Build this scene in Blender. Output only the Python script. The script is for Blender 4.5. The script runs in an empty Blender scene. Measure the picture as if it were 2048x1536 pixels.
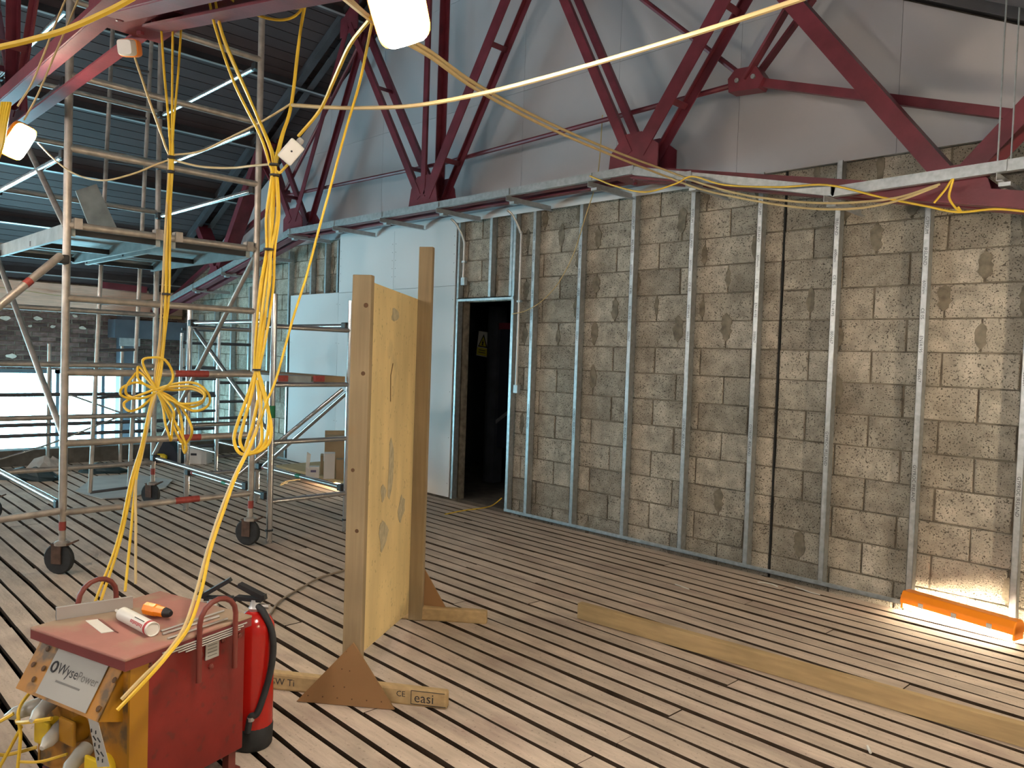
import bpy, math, random
from mathutils import Vector, Matrix
random.seed(7)
sc = bpy.context.scene
COL = sc.collection

# ------------------------------------------------------------------ camera (pinhole solved from the wall studs and block courses)
F, CX, CY = 1561.2, 1024.0, 768.0
YAW, PITCH, ROLL, H = math.radians(45.142), math.radians(-1.9074), math.radians(1.9706), 1.5707
_f = Vector((-math.sin(YAW)*math.cos(PITCH), math.cos(YAW)*math.cos(PITCH), math.sin(PITCH)))
_r0 = Vector((math.cos(YAW), math.sin(YAW), 0)); _u0 = _r0.cross(_f)
_r = _r0*math.cos(ROLL) + _u0*math.sin(ROLL); _u = -_r0*math.sin(ROLL) + _u0*math.cos(ROLL)
EYE = Vector((0, 0, H))
cd = bpy.data.cameras.new('camera'); cam = bpy.data.objects.new('camera', cd); COL.objects.link(cam)
cd.sensor_width = 36; cd.lens = F/2048*36; cd.clip_start = .05; cd.clip_end = 200
m = Matrix((( _r.x, _u.x, -_f.x, 0), (_r.y, _u.y, -_f.y, 0), (_r.z, _u.z, -_f.z, H), (0, 0, 0, 1)))
cam.matrix_world = m
sc.camera = cam
def ray(x, y): return _f*F + _r*(x-CX) - _u*(y-CY)
def onz(x, y, z=0.0): d = ray(x, y); return EYE + d*((z-H)/d.z)
def ony(x, y, Y): d = ray(x, y); return EYE + d*(Y/d.y)
def onx(x, y, X): d = ray(x, y); return EYE + d*(X/d.x)
def at(x, y, dep): return EYE + ray(x, y)*(dep/F)
def depth(p): return (Vector(p)-EYE).dot(_f)

# ------------------------------------------------------------------ world, view
w = bpy.data.worlds.new('sky'); sc.world = w; w.use_nodes = True
bg = w.node_tree.nodes['Background']; bg.inputs[0].default_value = (.42, .83, 1.0, 1); bg.inputs[1].default_value = 30.0
vs = sc.view_settings; vs.view_transform = 'Standard'; vs.look = 'None'; vs.gamma = 1; vs.use_curve_mapping = False
vs.exposure = 0.0
LAMP_MAIN, LAMP_LEFT, LAMP_SIDE, LAMP_BATTEN, REAR_FILL = 460.0, 430.0, 520.0, 210.0, 100.0
# daylight portal in the far window (guides sampling of the sky only)
pl = bpy.data.lights.new('window_portal', 'AREA'); pl.shape = 'RECTANGLE'; pl.size = 8.6; pl.size_y = 1.5; pl.cycles.is_portal = True
po = bpy.data.objects.new('window_portal', pl); COL.objects.link(po)
po.location = (-14.05, .75, .42); po.rotation_euler = (math.radians(90), 0, math.radians(-90))

# ------------------------------------------------------------------ materials
def mat(name, col, rough=.6, metal=0.0, var=.25, scale=4.0, stretch=(1, 1, 1), bump=0.0, bscale=60.0, rand=0.0, col2=None, c2lo=.5, c2hi=.62, c2scale=3.0, pits=0.0, pscale=90.0, spec=.5, grain=None, gs=.12, pt=(.36, .30)):
    m = bpy.data.materials.new(name); m.use_nodes = True
    nt = m.node_tree; N = nt.nodes; L = nt.links; b = N['Principled BSDF']
    b.inputs['Roughness'].default_value = rough; b.inputs['Metallic'].default_value = metal
    b.inputs['Specular IOR Level'].default_value = spec
    geo = N.new('ShaderNodeNewGeometry'); mp = N.new('ShaderNodeMapping'); mp.inputs['Scale'].default_value = stretch
    L.new(geo.outputs['Position'], mp.inputs[0])
    nz = N.new('ShaderNodeTexNoise'); nz.inputs['Scale'].default_value = scale; nz.inputs['Detail'].default_value = 6
    L.new(mp.outputs[0], nz.inputs['Vector'])
    mx = N.new('ShaderNodeMix'); mx.data_type = 'RGBA'
    lo = [max(0, c*(1-var)) for c in col]; hi = [min(1, c*(1+var)) for c in col]
    mr = N.new('ShaderNodeMapRange'); mr.inputs[1].default_value = .3; mr.inputs[2].default_value = .7; L.new(nz.outputs[0], mr.inputs[0])
    L.new(mr.outputs[0], mx.inputs[0]); mx.inputs[6].default_value = (*lo, 1); mx.inputs[7].default_value = (*hi, 1)
    out = mx.outputs[2]
    if col2:
        n2 = N.new('ShaderNodeTexNoise'); n2.inputs['Scale'].default_value = c2scale; n2.inputs['Detail'].default_value = 5
        L.new(mp.outputs[0], n2.inputs['Vector'])
        r2 = N.new('ShaderNodeMapRange'); r2.inputs[1].default_value = c2lo; r2.inputs[2].default_value = c2hi; L.new(n2.outputs[0], r2.inputs[0])
        m2 = N.new('ShaderNodeMix'); m2.data_type = 'RGBA'; L.new(r2.outputs[0], m2.inputs[0]); L.new(out, m2.inputs[6]); m2.inputs[7].default_value = (*col2, 1); out = m2.outputs[2]
    if pits:
        n3 = N.new('ShaderNodeTexNoise'); n3.inputs['Scale'].default_value = pscale; n3.inputs['Detail'].default_value = 1; L.new(geo.outputs['Position'], n3.inputs['Vector'])
        r3 = N.new('ShaderNodeMapRange'); r3.inputs[1].default_value = pt[0]; r3.inputs[2].default_value = pt[1]; L.new(n3.outputs[0], r3.inputs[0])
        m3 = N.new('ShaderNodeMath'); m3.operation = 'MULTIPLY'; m3.inputs[1].default_value = pits; L.new(r3.outputs[0], m3.inputs[0])
        m4 = N.new('ShaderNodeMix'); m4.data_type = 'RGBA'; L.new(m3.outputs[0], m4.inputs[0]); L.new(out, m4.inputs[6]); m4.inputs[7].default_value = (.03, .026, .02, 1); out = m4.outputs[2]
    if grain:
        wv = N.new('ShaderNodeTexNoise'); wv.inputs['Scale'].default_value = 1.0; wv.inputs['Detail'].default_value = 4
        gm = N.new('ShaderNodeMapping'); gm.inputs['Scale'].default_value = grain; L.new(geo.outputs['Position'], gm.inputs[0]); L.new(gm.outputs[0], wv.inputs['Vector'])
        gr = N.new('ShaderNodeMapRange'); gr.inputs[1].default_value = .35; gr.inputs[2].default_value = .65; gr.inputs[3].default_value = 1-gs; gr.inputs[4].default_value = 1+gs*.7; L.new(wv.outputs[0], gr.inputs[0])
        gx = N.new('ShaderNodeMix'); gx.data_type = 'RGBA'; gx.blend_type = 'MULTIPLY'; gx.inputs[0].default_value = 1; L.new(out, gx.inputs[6]); L.new(gr.outputs[0], gx.inputs[7]); out = gx.outputs[2]
    if rand:
        oi = N.new('ShaderNodeObjectInfo'); rr = N.new('ShaderNodeMapRange'); rr.inputs[3].default_value = 1-rand; rr.inputs[4].default_value = 1+rand
        L.new(oi.outputs['Random'], rr.inputs[0]); hs = N.new('ShaderNodeHueSaturation'); L.new(rr.outputs[0], hs.inputs['Value']); L.new(out, hs.inputs['Color']); out = hs.outputs[0]
    L.new(out, b.inputs['Base Color'])
    if bump:
        n4 = N.new('ShaderNodeTexNoise'); n4.inputs['Scale'].default_value = bscale; n4.inputs['Detail'].default_value = 4; L.new(mp.outputs[0], n4.inputs['Vector'])
        bp = N.new('ShaderNodeBump'); bp.inputs['Strength'].default_value = bump; bp.inputs['Distance'].default_value = .01; L.new(n4.outputs[0], bp.inputs['Height']); L.new(bp.outputs[0], b.inputs['Normal'])
    return m
def emit(name, col, s):
    m = bpy.data.materials.new(name); m.use_nodes = True; nt = m.node_tree
    e = nt.nodes.new('ShaderNodeEmission'); e.inputs[0].default_value = (*col, 1); e.inputs[1].default_value = s
    nt.links.new(e.outputs[0], nt.nodes['Material Output'].inputs[0]); return m
MT = {}
MT['block'] = mat('block', (.40, .36, .295), .95, var=.26, scale=11, bump=1.0, bscale=110, rand=.22, pits=.8, pscale=105, pt=(.41, .33), spec=.12, col2=(.25, .22, .175), c2lo=.52, c2hi=.72, c2scale=2.2)
MT['mortar'] = mat('mortar', (.19, .165, .13), .98, var=.35, scale=14, bump=.6, spec=.1)
MT['mortar_smear'] = mat('mortar_smear', (.20, .175, .135), .98, var=.3, scale=20, bump=.5, spec=.1)
MT['joint_black'] = mat('joint_black', (.012, .012, .012), .9, var=.2)
MT['plank'] = mat('plank', (.50, .41, .33), .85, var=.16, scale=4.5, stretch=(.8, 1.6, 1), bump=.35, bscale=45, rand=.10, col2=(.40, .31, .255), c2lo=.54, c2hi=.7, c2scale=2.3, spec=.22, grain=(5, 50, 10), gs=.09, pits=.3, pscale=60, pt=(.33, .28))
MT['plank_edge_shade'] = mat('plank_edge_shade', (.055, .038, .026), .95, var=.4, scale=9, spec=.05)  # grimy plank sides, coloured darker so the gaps read as shaded
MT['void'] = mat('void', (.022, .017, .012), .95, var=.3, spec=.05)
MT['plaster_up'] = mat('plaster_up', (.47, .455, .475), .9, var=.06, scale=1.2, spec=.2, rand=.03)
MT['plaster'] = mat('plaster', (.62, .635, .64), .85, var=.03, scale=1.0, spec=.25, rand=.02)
MT['galv'] = mat('galv', (.44, .47, .48), .42, metal=.75, var=.16, scale=30, bump=.05, rand=.05)
MT['galv_dull'] = mat('galv_dull', (.42, .44, .45), .5, metal=.6, var=.15, scale=20)
MT['ink'] = mat('ink', (.03, .03, .035), .8, var=.1)
MT['red_steel'] = mat('red_steel', (.155, .024, .036), .42, var=.25, scale=6, bump=.08, spec=.5)
MT['roof_board'] = mat('roof_board', (.072, .054, .057), .6, var=.15, scale=2, rand=.12, spec=.35)
MT['purlin'] = mat('purlin', (.10, .10, .11), .45, metal=.4, var=.2)
MT['purlin_lip'] = mat('purlin_lip', (.55, .6, .62), .35, metal=.7, var=.1)
MT['brick'] = mat('brick', (.135, .085, .075), .92, var=.35, scale=16, bump=.5, bscale=90, rand=.5, spec=.15)
MT['brick_white'] = mat('brick_white', (.55, .5, .43), .9, var=.2, scale=14)
MT['pink_timber'] = mat('pink_timber', (.78, .54, .42), .75, var=.1, scale=3, grain=(4, 4, 70), spec=.25)
MT['frame_dark'] = mat('frame_dark', (.09, .11, .13), .45, metal=.3, var=.15)
MT['steel_col'] = mat('steel_col', (.085, .10, .125), .5, metal=.2, var=.2)
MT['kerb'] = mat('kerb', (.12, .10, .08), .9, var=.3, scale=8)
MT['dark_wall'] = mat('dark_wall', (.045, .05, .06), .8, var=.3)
MT['room_wall'] = mat('room_wall', (.30, .285, .27), .9, var=.15)
MT['alu_old'] = mat('alu_old', (.44, .40, .36), .42, metal=.55, var=.22, scale=14, bump=.1)
MT['alu_new'] = mat('alu_new', (.60, .60, .60), .22, metal=.9, var=.12, scale=8)
MT['tape_red'] = mat('tape_red', (.33, .055, .045), .5, var=.2, scale=30)
MT['tape_green'] = mat('tape_green', (.0, .16, .06), .5, var=.1)
MT['black_metal'] = mat('black_metal', (.018, .018, .02), .5, var=.2)
MT['rubber'] = mat('rubber', (.022, .024, .026), .75, var=.3, scale=20)
MT['caster_rust'] = mat('caster_rust', (.085, .05, .035), .7, var=.35, scale=25)
MT['deck'] = mat('deck', (.33, .37, .37), .55, var=.2, scale=9, metal=.1)
MT['timber'] = mat('timber', (.30, .225, .13), .7, var=.12, scale=3, grain=(40, 40, 2.2), spec=.25, col2=(.30, .19, .09), c2lo=.6, c2hi=.72, c2scale=4, rand=.06)
MT['timber_h'] = mat('timber_h', (.47, .335, .17), .7, var=.12, scale=3, grain=(2.5, 40, 40), spec=.25, rand=.06)
MT['ply'] = mat('ply', (.70, .54, .27), .72, var=.10, scale=2.5, grain=(5, 5, 1.0), spec=.25, col2=(.33, .28, .17), c2lo=.63, c2hi=.78, c2scale=2.4, pits=.3, pscale=38, pt=(.33, .28))
MT['hardboard'] = mat('hardboard', (.30, .17, .078), .75, var=.07, scale=4, spec=.2)
MT['cut_edge'] = mat('cut_edge', (.52, .40, .22), .8, var=.1)
MT['knot'] = mat('knot', (.10, .05, .02), .8, var=.2)
MT['red_box'] = mat('red_box', (.20, .012, .009), .45, var=.18, scale=7, bump=.06, col2=(.17, .03, .022), c2lo=.62, c2hi=.8, c2scale=6, pits=.3, pscale=28)
MT['red_lid'] = mat('red_lid', (.36, .155, .125), .75, var=.12, scale=6, col2=(.34, .245, .165), c2lo=.5, c2hi=.62, c2scale=4.0, bump=.1)
MT['red_rim'] = mat('red_rim', (.17, .03, .03), .55, var=.2)
MT['yellow_panel'] = mat('yellow_panel', (.38, .165, .015), .5, var=.15, scale=8, col2=(.12, .075, .03), c2lo=.52, c2hi=.64, c2scale=11)
MT['yellow_clean'] = mat('yellow_clean', (.36, .165, .006), .45, var=.1)
MT['yellow_bright'] = mat('yellow_bright', (.72, .50, .02), .4, var=.1)
MT['handle_red'] = mat('handle_red', (.17, .035, .025), .45, var=.2)
MT['ext_red'] = mat('ext_red', (.45, .012, .008), .18, var=.05, spec=.6)
MT['cable'] = mat('cable', (.74, .48, .035), .42, var=.1, scale=12)
MT['cable_tan'] = mat('cable_tan', (.56, .42, .20), .5, var=.1, scale=12)
MT['cable_grey'] = mat('cable_grey', (.28, .22, .16), .6, var=.15)
MT['orange'] = mat('orange', (.9, .26, .008), .38, var=.05)
MT['white_plastic'] = mat('white_plastic', (.72, .70, .64), .45, var=.06)
MT['clear_plastic'] = mat('clear_plastic', (.48, .47, .42), .2, var=.1)
MT['grey_plastic'] = mat('grey_plastic', (.35, .35, .34), .5, var=.1)
MT['paper'] = mat('paper', (.38, .37, .335), .8, var=.06)
MT['paper_white'] = mat('paper_white', (.7, .68, .62), .8, var=.05)
MT['print_red'] = mat('print_red', (.42, .03, .035), .5, var=.1)
MT['print_grey'] = mat('print_grey', (.16, .155, .14), .7, var=.1)
MT['alu_bar'] = mat('alu_bar', (.50, .49, .48), .4, metal=.6, var=.06)
MT['card'] = mat('card', (.36, .25, .14), .85, var=.1, scale=8)
MT['card_white'] = mat('card_white', (.60, .565, .53), .8, var=.05)
MT['sign_white'] = mat('sign_white', (.72, .74, .72), .5, var=.03)
MT['sign_yellow'] = mat('sign_yellow', (.65, .6, .03), .5, var=.05)
MT['tarp'] = mat('tarp', (.02, .045, .055), .6, var=.4)
MT['navy'] = mat('navy', (.012, .016, .03), .7, var=.3)
MT['sheet_grey'] = mat('sheet_grey', (.36, .345, .32), .8, var=.12)
MT['brown_beam'] = mat('brown_beam', (.20, .105, .06), .8, var=.2)
MT['lamp_main'] = emit('lamp_main', (1.0, .90, .76), LAMP_MAIN)
MT['lamp_left'] = emit('lamp_left', (1.0, .80, .55), LAMP_LEFT)
MT['lamp_side'] = emit('lamp_side', (1.0, .84, .62), LAMP_SIDE)
MT['rear_fill'] = emit('rear_fill', (1.0, .91, .84), REAR_FILL)
MT['lamp_batten'] = emit('lamp_batten', (1.0, .80, .55), LAMP_BATTEN)
g = bpy.data.materials.new('glass'); g.use_nodes = True; nt = g.node_tree
tr = nt.nodes.new('ShaderNodeBsdfTransparent'); tr.inputs[0].default_value = (.93, .98, .98, 1); gl = nt.nodes.new('ShaderNodeBsdfGlossy'); gl.inputs['Roughness'].default_value = .05
mxs = nt.nodes.new('ShaderNodeMixShader'); mxs.inputs[0].default_value = .05
nt.links.new(tr.outputs[0], mxs.inputs[1]); nt.links.new(gl.outputs[0], mxs.inputs[2]); nt.links.new(mxs.outputs[0], nt.nodes['Material Output'].inputs[0]); MT['glass'] = g

# ------------------------------------------------------------------ mesh helpers
V = Vector
class MB:
    def __init__(s): s.v = []; s.f = []
    def add(s, vs, fs):
        o = len(s.v); s.v += [V(p) for p in vs]; s.f += [tuple(i+o for i in q) for q in fs]; return s
    def box(s, c, d, ax=None):
        x, y, z = ax if ax else (V((1, 0, 0)), V((0, 1, 0)), V((0, 0, 1))); c = V(c)
        P = [c + x*(i*d[0]/2) + y*(j*d[1]/2) + z*(k*d[2]/2) for i in (-1, 1) for j in (-1, 1) for k in (-1, 1)]
        return s.add(P, [(0, 1, 3, 2), (4, 6, 7, 5), (0, 4, 5, 1), (2, 3, 7, 6), (0, 2, 6, 4), (1, 5, 7, 3)])
    def span(s, a, b): # axis aligned from two corners
        a = V(a); b = V(b); return s.box((a+b)/2, (abs(b.x-a.x), abs(b.y-a.y), abs(b.z-a.z)))
    def bar(s, a, b, w, h, up=(0, 0, 1)): # w along side, h along up
        a = V(a); b = V(b); d = (b-a); L = d.length; d.normalize(); up = V(up)
        sd = d.cross(up)
        if sd.length < 1e-4: sd = d.cross(V((1, 0, 0)))
        sd.normalize(); u2 = sd.cross(d); return s.box((a+b)/2, (L, w, h), (d, sd, u2))
    def tube(s, pts, r, n=8, cap=True, r2=None):
        pts = [V(p) for p in pts]; k = len(pts); rings = []
        t0 = (pts[1]-pts[0]).normalized(); nn = t0.orthogonal().normalized()
        for i, p in enumerate(pts):
            t = ((pts[min(i+1, k-1)]-pts[max(i-1, 0)])).normalized()
            nn = (nn - t*nn.dot(t)); nn = nn.normalized() if nn.length > 1e-6 else t.orthogonal().normalized()
            bn = t.cross(nn); rr = r if r2 is None else r+(r2-r)*i/(k-1)
            rings.append([p + (nn*math.cos(2*math.pi*j/n) + bn*math.sin(2*math.pi*j/n))*rr for j in range(n)])
        o = [q for rg in rings for q in rg]; fs = []
        for i in range(k-1):
            for j in range(n): fs.append((i*n+j, i*n+(j+1) % n, (i+1)*n+(j+1) % n, (i+1)*n+j))
        if cap: fs += [tuple(reversed(range(n))), tuple((k-1)*n+j for j in range(n))]
        return s.add(o, fs)
    def lathe(s, o, ax, prof, n=20): # prof list of (r, t) along axis
        o = V(o); ax = V(ax).normalized(); a = ax.orthogonal().normalized(); b = ax.cross(a); vs = []; fs = []
        for r, t in prof: vs += [o + ax*t + (a*math.cos(2*math.pi*j/n)+b*math.sin(2*math.pi*j/n))*r for j in range(n)]
        for i in range(len(prof)-1):
            for j in range(n): fs.append((i*n+j, i*n+(j+1) % n, (i+1)*n+(j+1) % n, (i+1)*n+j))
        fs += [tuple(reversed(range(n))), tuple((len(prof)-1)*n+j for j in range(n))]
        return s.add(vs, fs)
    def prism(s, poly, off): # polygon of 3D points extruded by off
        poly = [V(p) for p in poly]; off = V(off); n = len(poly)
        return s.add(poly+[p+off for p in poly], [tuple(range(n)), tuple(reversed(range(n, 2*n)))] + [(i, i+n, (i+1) % n+n, (i+1) % n) for i in range(n)])
def catmull(P, sub=6):
    P = [V(p) for p in P]; Q = [P[0]*2-P[1]]+P+[P[-1]*2-P[-2]]; out = []
    for i in range(1, len(Q)-2):
        a, b, c, d = Q[i-1:i+3]
        for k in range(sub):
            t = k/sub; out.append(.5*((2*b)+(c-a)*t+(2*a-5*b+4*c-d)*t*t+(3*b-a-3*c+d)*t**3))
    out.append(P[-1]); return out
def meta(o, label=None, cat=None, group=None, kind=None):
    if label: o['label'] = label
    if cat: o['category'] = cat
    if group: o['group'] = group
    if kind: o['kind'] = kind
    return o
def fix_normals(me):
    import bmesh
    bm = bmesh.new(); bm.from_mesh(me); bmesh.ops.recalc_face_normals(bm, faces=bm.faces); bm.to_mesh(me); bm.free()
def root_loc(p):
    L = V((0, 0, 0))
    while p: L += p.location; p = p.parent
    return L
def obj(name, mb, mt, parent=None, label=None, cat=None, group=None, kind=None, smooth=False, bevel=0):
    o0 = root_loc(parent)
    if parent is None:
        xs = [p.x for p in mb.v]; ys = [p.y for p in mb.v]; zs = [p.z for p in mb.v]
        o0 = V(((min(xs)+max(xs))/2, (min(ys)+max(ys))/2, min(zs)))
    me = bpy.data.meshes.new(name); me.from_pydata([tuple(p-o0) for p in mb.v], [], mb.f); me.update(); fix_normals(me)
    me.materials.append(MT[mt] if isinstance(mt, str) else mt)
    if smooth:
        me.polygons.foreach_set('use_smooth', [True]*len(me.polygons))
    o = bpy.data.objects.new(name, me); COL.objects.link(o)
    if parent: o.parent = parent
    else: o.location = o0
    if smooth:
        try:
            me.set_sharp_from_angle(angle=math.radians(40))
        except Exception: pass
    if bevel:
        b = o.modifiers.new('bevel', 'BEVEL'); b.width = bevel; b.segments = 2; b.limit_method = 'ANGLE'
    return meta(o, label, cat, group, kind)
def thing(name, loc, label, cat, group=None, kind=None):
    o = bpy.data.objects.new(name, None); o.empty_display_size = .1; COL.objects.link(o); o.location = loc
    return meta(o, label, cat, group, kind)
def text_part(name, s, org, xd, yd, size, mt, parent, depth_=.0006, align='LEFT'):
    c = bpy.data.curves.new('txt', 'FONT'); c.body = s; c.size = 1; c.align_x = align; c.resolution_u = 2
    t = bpy.data.objects.new('txt', c); COL.objects.link(t); dg = bpy.context.evaluated_depsgraph_get()
    me = bpy.data.meshes.new_from_object(t.evaluated_get(dg)); bpy.data.objects.remove(t); bpy.data.curves.remove(c)
    xd = V(xd).normalized(); yd = V(yd).normalized(); nd = xd.cross(yd); org = V(org) - root_loc(parent)
    for v in me.vertices: v.co = org + xd*(v.co.x*size) + yd*(v.co.y*size) + nd*depth_
    me.materials.clear(); me.materials.append(MT[mt]); o = bpy.data.objects.new(name, me); COL.objects.link(o); o.parent = parent
    return o
X_, Y_, Z_ = V((1, 0, 0)), V((0, 1, 0)), V((0, 0, 1))

# ================================================================== SETTING
YB = 5.67            # block face
XC = -6.45           # truss centre / ridge
def roofz(x): return 6.39 - .515*abs(x-XC)
# ---- floor: slatted planks over a void
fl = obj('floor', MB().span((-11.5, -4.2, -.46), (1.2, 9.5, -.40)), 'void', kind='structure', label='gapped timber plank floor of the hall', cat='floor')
def plank_mesh(L, wd, seed):
    rg = random.Random(seed); n = 8; vs = []; fs = []
    for i in range(n+1):
        x = L*i/n; e0 = -wd/2 + rg.uniform(-.0055, .0045); e1 = wd/2 + rg.uniform(-.0045, .0055); z = rg.uniform(-.0015, .0015)
        vs += [(x, e0, z-.03), (x, e0, z), (x, e1, z), (x, e1, z-.03)]
    for i in range(n):
        a = i*4; b = a+4
        fs += [(a, b, b+1, a+1), (a+1, b+1, b+2, a+2), (a+2, b+2, b+3, a+3)]
    fs += [(0, 1, 2, 3), (n*4+3, n*4+2, n*4+1, n*4)]
    me = bpy.data.meshes.new('plank'); me.from_pydata(vs, [], fs); me.materials.append(MT['plank']); me.materials.append(MT['plank_edge_shade']); me.update(); fix_normals(me)
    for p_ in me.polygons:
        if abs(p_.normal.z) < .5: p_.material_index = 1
    return me
PITCHB = .1265; ANG = math.radians(-.8)
variants = {}
rest = MB(); k = -44
jr = random.Random(3)
def rowy(k, x): return 2.695 + PITCHB*(k+.5) - .014*(x+2.5)
while True:
    y25 = 2.695 + PITCHB*(k+.5)
    if y25 > 5.52: break
    x = -13.9 + jr.uniform(0, 2.0)
    if y25 < .25:
        rest.box((-5.2, y25, -.0155), (12.6, .1005, .03))
    else:
        x = -11.5; first = True
        while x < 1.1:
            L = jr.choice([3.0, 3.6, 4.2, 4.8]) if not first else jr.choice([1.2, 2.4, 3.0, 3.9]); first = False
            if 1.15-x-L < .8: L = 1.15-x
            wd = .1005 + jr.choice([-.004, 0, 0, .003]); key = (round(L, 3), jr.randrange(4))
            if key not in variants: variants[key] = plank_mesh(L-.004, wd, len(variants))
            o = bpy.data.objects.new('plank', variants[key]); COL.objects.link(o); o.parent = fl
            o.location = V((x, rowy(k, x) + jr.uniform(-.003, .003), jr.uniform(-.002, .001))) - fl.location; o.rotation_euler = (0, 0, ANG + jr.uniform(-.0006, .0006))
            x += L
    k += 1
obj('plank_rows', rest, 'plank', fl, kind='stuff')
for xj in (-11.2, -10, -8.8, -7.6, -6.4, -5.2, -4, -2.8, -1.6, -.4, .8):
    obj('joist', MB().span((xj-.03, -4.1, -.40), (xj+.03, 5.6, -.033)), 'void', fl)
# ---- right gable wall: mortar core, blocks, upper boards
DX0, DX1, DZ = -6.50, -5.66, 2.19
core = MB().span((-14.2, YB+.012, -1.0), (DX0, YB+.10, 3.3)).span((DX1, YB+.012, -.6), (1.2, YB+.10, 3.3)).span((DX0, YB+.012, DZ), (DX1, YB+.10, 3.3))
core.prism([(-14.2, YB+.012, 3.3), (-13.0, YB+.012, 3.3), (-6.45, YB+.012, 6.5), (1.2, YB+.012, 3.3)][1:], (0, .09, 0))
wr = obj('wall_right', core, 'mortar', kind='structure', label='grey concrete block gable wall behind metal studs', cat='wall')
BL, BH, ZB0 = .4535, .2262, -.10
XM = -2.81           # movement joint
def block_mesh(L, seed):
    rg = random.Random(seed); j = lambda a: rg.uniform(-a, a); h = BH-.011; c = .006
    b = [(-L/2, .03, 0), (L/2, .03, 0), (L/2, .03, h), (-L/2, .03, h)]
    s_ = [(-L/2+j(.003), .004, j(.003)), (L/2+j(.003), .004, j(.003)), (L/2+j(.003), .004, h+j(.003)), (-L/2+j(.003), .004, h+j(.003))]
    f_ = [(-L/2+c+j(.004), j(.0015), c+j(.004)), (L/2-c+j(.004), j(.0015), c+j(.004)), (L/2-c+j(.004), j(.0015), h-c+j(.004)), (-L/2+c+j(.004), j(.0015), h-c+j(.004))]
    vs = b+s_+f_; fs = [(8, 9, 10, 11)] + [(4+i, 4+(i+1) % 4, 8+(i+1) % 4, 8+i) for i in range(4)] + [(i, (i+1) % 4, 4+(i+1) % 4, 4+i) for i in range(4)]
    return vs, fs
bvar = {}
cand = []
row = 0; z = ZB0
br = random.Random(11)
while z < 3.28:
    segs = []
    # right of the movement joint and left of it
    for sgn in (1, -1):
        x = XM + sgn*.006; k = 0
        while (x < 1.15 if sgn > 0 else x > -14.0):
            L = (BL if (row % 2 == 0 or k > 0) else BL/2); k += 1
            a, b = (x, x+L) if sgn > 0 else (x-L, x)
            segs.append((a+.0055, b-.0055)); x += sgn*L
    for a, b in segs:
        zc = z + BH/2
        # clip by the door opening
        if zc < DZ:
            if a > DX0-.02 and b < DX1+.02: continue
            if a < DX0 < b: b = DX0-.004
            if a < DX1 < b: a = DX1+.004
            if b-a < .05: continue
        hid = (a > -10.08 and b < -6.5 and z < 2.1) or (a > -8.84 and b < -6.5)
        if hid: continue
        cand.append((depth(((a+b)/2, YB, zc)), (a+b)/2, z, b-a))
    row += 1; z += BH
cand.sort()
restb = MB()
for i, (dp, xc, zz, L) in enumerate(cand):
    yo = br.uniform(-.004, .003)
    if i < 300:
        key = (round(L, 2), br.randrange(6))
        if key not in bvar:
            vs, fs = block_mesh(key[0], len(bvar)); me = bpy.data.meshes.new('block'); me.from_pydata(vs, [], fs); me.materials.append(MT['block']); me.update(); fix_normals(me); bvar[key] = me
        o = bpy.data.objects.new('block', bvar[key]); COL.objects.link(o); o.parent = wr; o.location = V((xc, YB+yo, zz)) - wr.location
    else:
        vs, fs = block_mesh(L, i); restb.add([V(p)+V((xc, YB+yo, zz)) for p in vs], fs)
obj('block_courses', restb, 'block', wr, kind='stuff')
# irregular mortar smears over some perpends
sm = random.Random(21); ns = 0
for dp, xc, zz, L in cand:
    if abs(xc+L/2-XM) > .08 and dp < 11 and sm.random() < (.62 if zz > 1.55 else .10):
        x0 = xc + L/2 + .005; hh = BH*sm.uniform(.6, 1.05); n = 9; w0 = sm.uniform(.018, .046)
        z0 = zz + BH*sm.uniform(0, .25); pl_ = []
        for i in range(n): pl_.append((x0 - w0*(.65+.6*sm.random())*(1.02-abs(2*i/(n-1)-1)**4), z0+hh*i/(n-1)))
        for i in reversed(range(n)): pl_.append((x0 + w0*(.65+.6*sm.random())*(1.02-abs(2*i/(n-1)-1)**4), z0+hh*i/(n-1)))
        obj('mortar_smear', MB().prism([(a, YB-.0065, b) for a, b in pl_], (0, .006, 0)), 'mortar_smear', wr); ns += 1
        if ns > 110: break
obj('movement_joint', MB().span((XM-.006, YB-.006, -.05), (XM+.006, YB+.02, 3.2)), 'joint_black', wr)
# upper plasterboard cladding, 1.2 m sheets clipped by the roof line
xs = [-14.0]
while xs[-1] < 1.1: xs.append(min(xs[-1]+1.2, 1.15))
def clip_sheet(x0, x1, z0, z1):
    pts = []
    for x in (x0, x1):
        pass
    top = lambda x: min(z1, roofz(x)-.02)
    cand_x = [x0]
    for s_ in (-1, 1):
        xk = XC + s_*(6.37-z1)/.515
        if x0 < xk < x1: cand_x.append(xk)
    if x0 < XC < x1: cand_x.append(XC)
    cand_x.append(x1); cand_x.sort()
    up = [(x, top(x)) for x in cand_x if top(x) > z0+.01]
    if len(up) < 1: return None
    lo = []
    if top(x0) > z0: lo.append((x0, z0))
    else: lo.append((XC - (6.37-z0)/.515, z0))
    if top(x1) > z0: lo.append((x1, z0))
    else: lo.append((XC + (6.37-z0)/.515, z0))
    return [lo[0]] + up + [lo[1]] if len(up)+2 >= 3 else None
zs_ = [3.05, 4.25, 5.45, 6.7]
for i in range(len(xs)-1):
    for j in range(3):
        if max(roofz(xs[i]), roofz(xs[i+1]), roofz(min(max(XC, xs[i]), xs[i+1]))) < zs_[j]+.05: continue
        pp = clip_sheet(xs[i]+.0015, xs[i+1]-.0015, zs_[j]+.0015, zs_[j+1]-.0015)
        if pp: obj('plasterboard', MB().prism([(a, 5.60, b) for a, b in pp], (0, .0125, 0)), 'plaster_up', wr)
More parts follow.
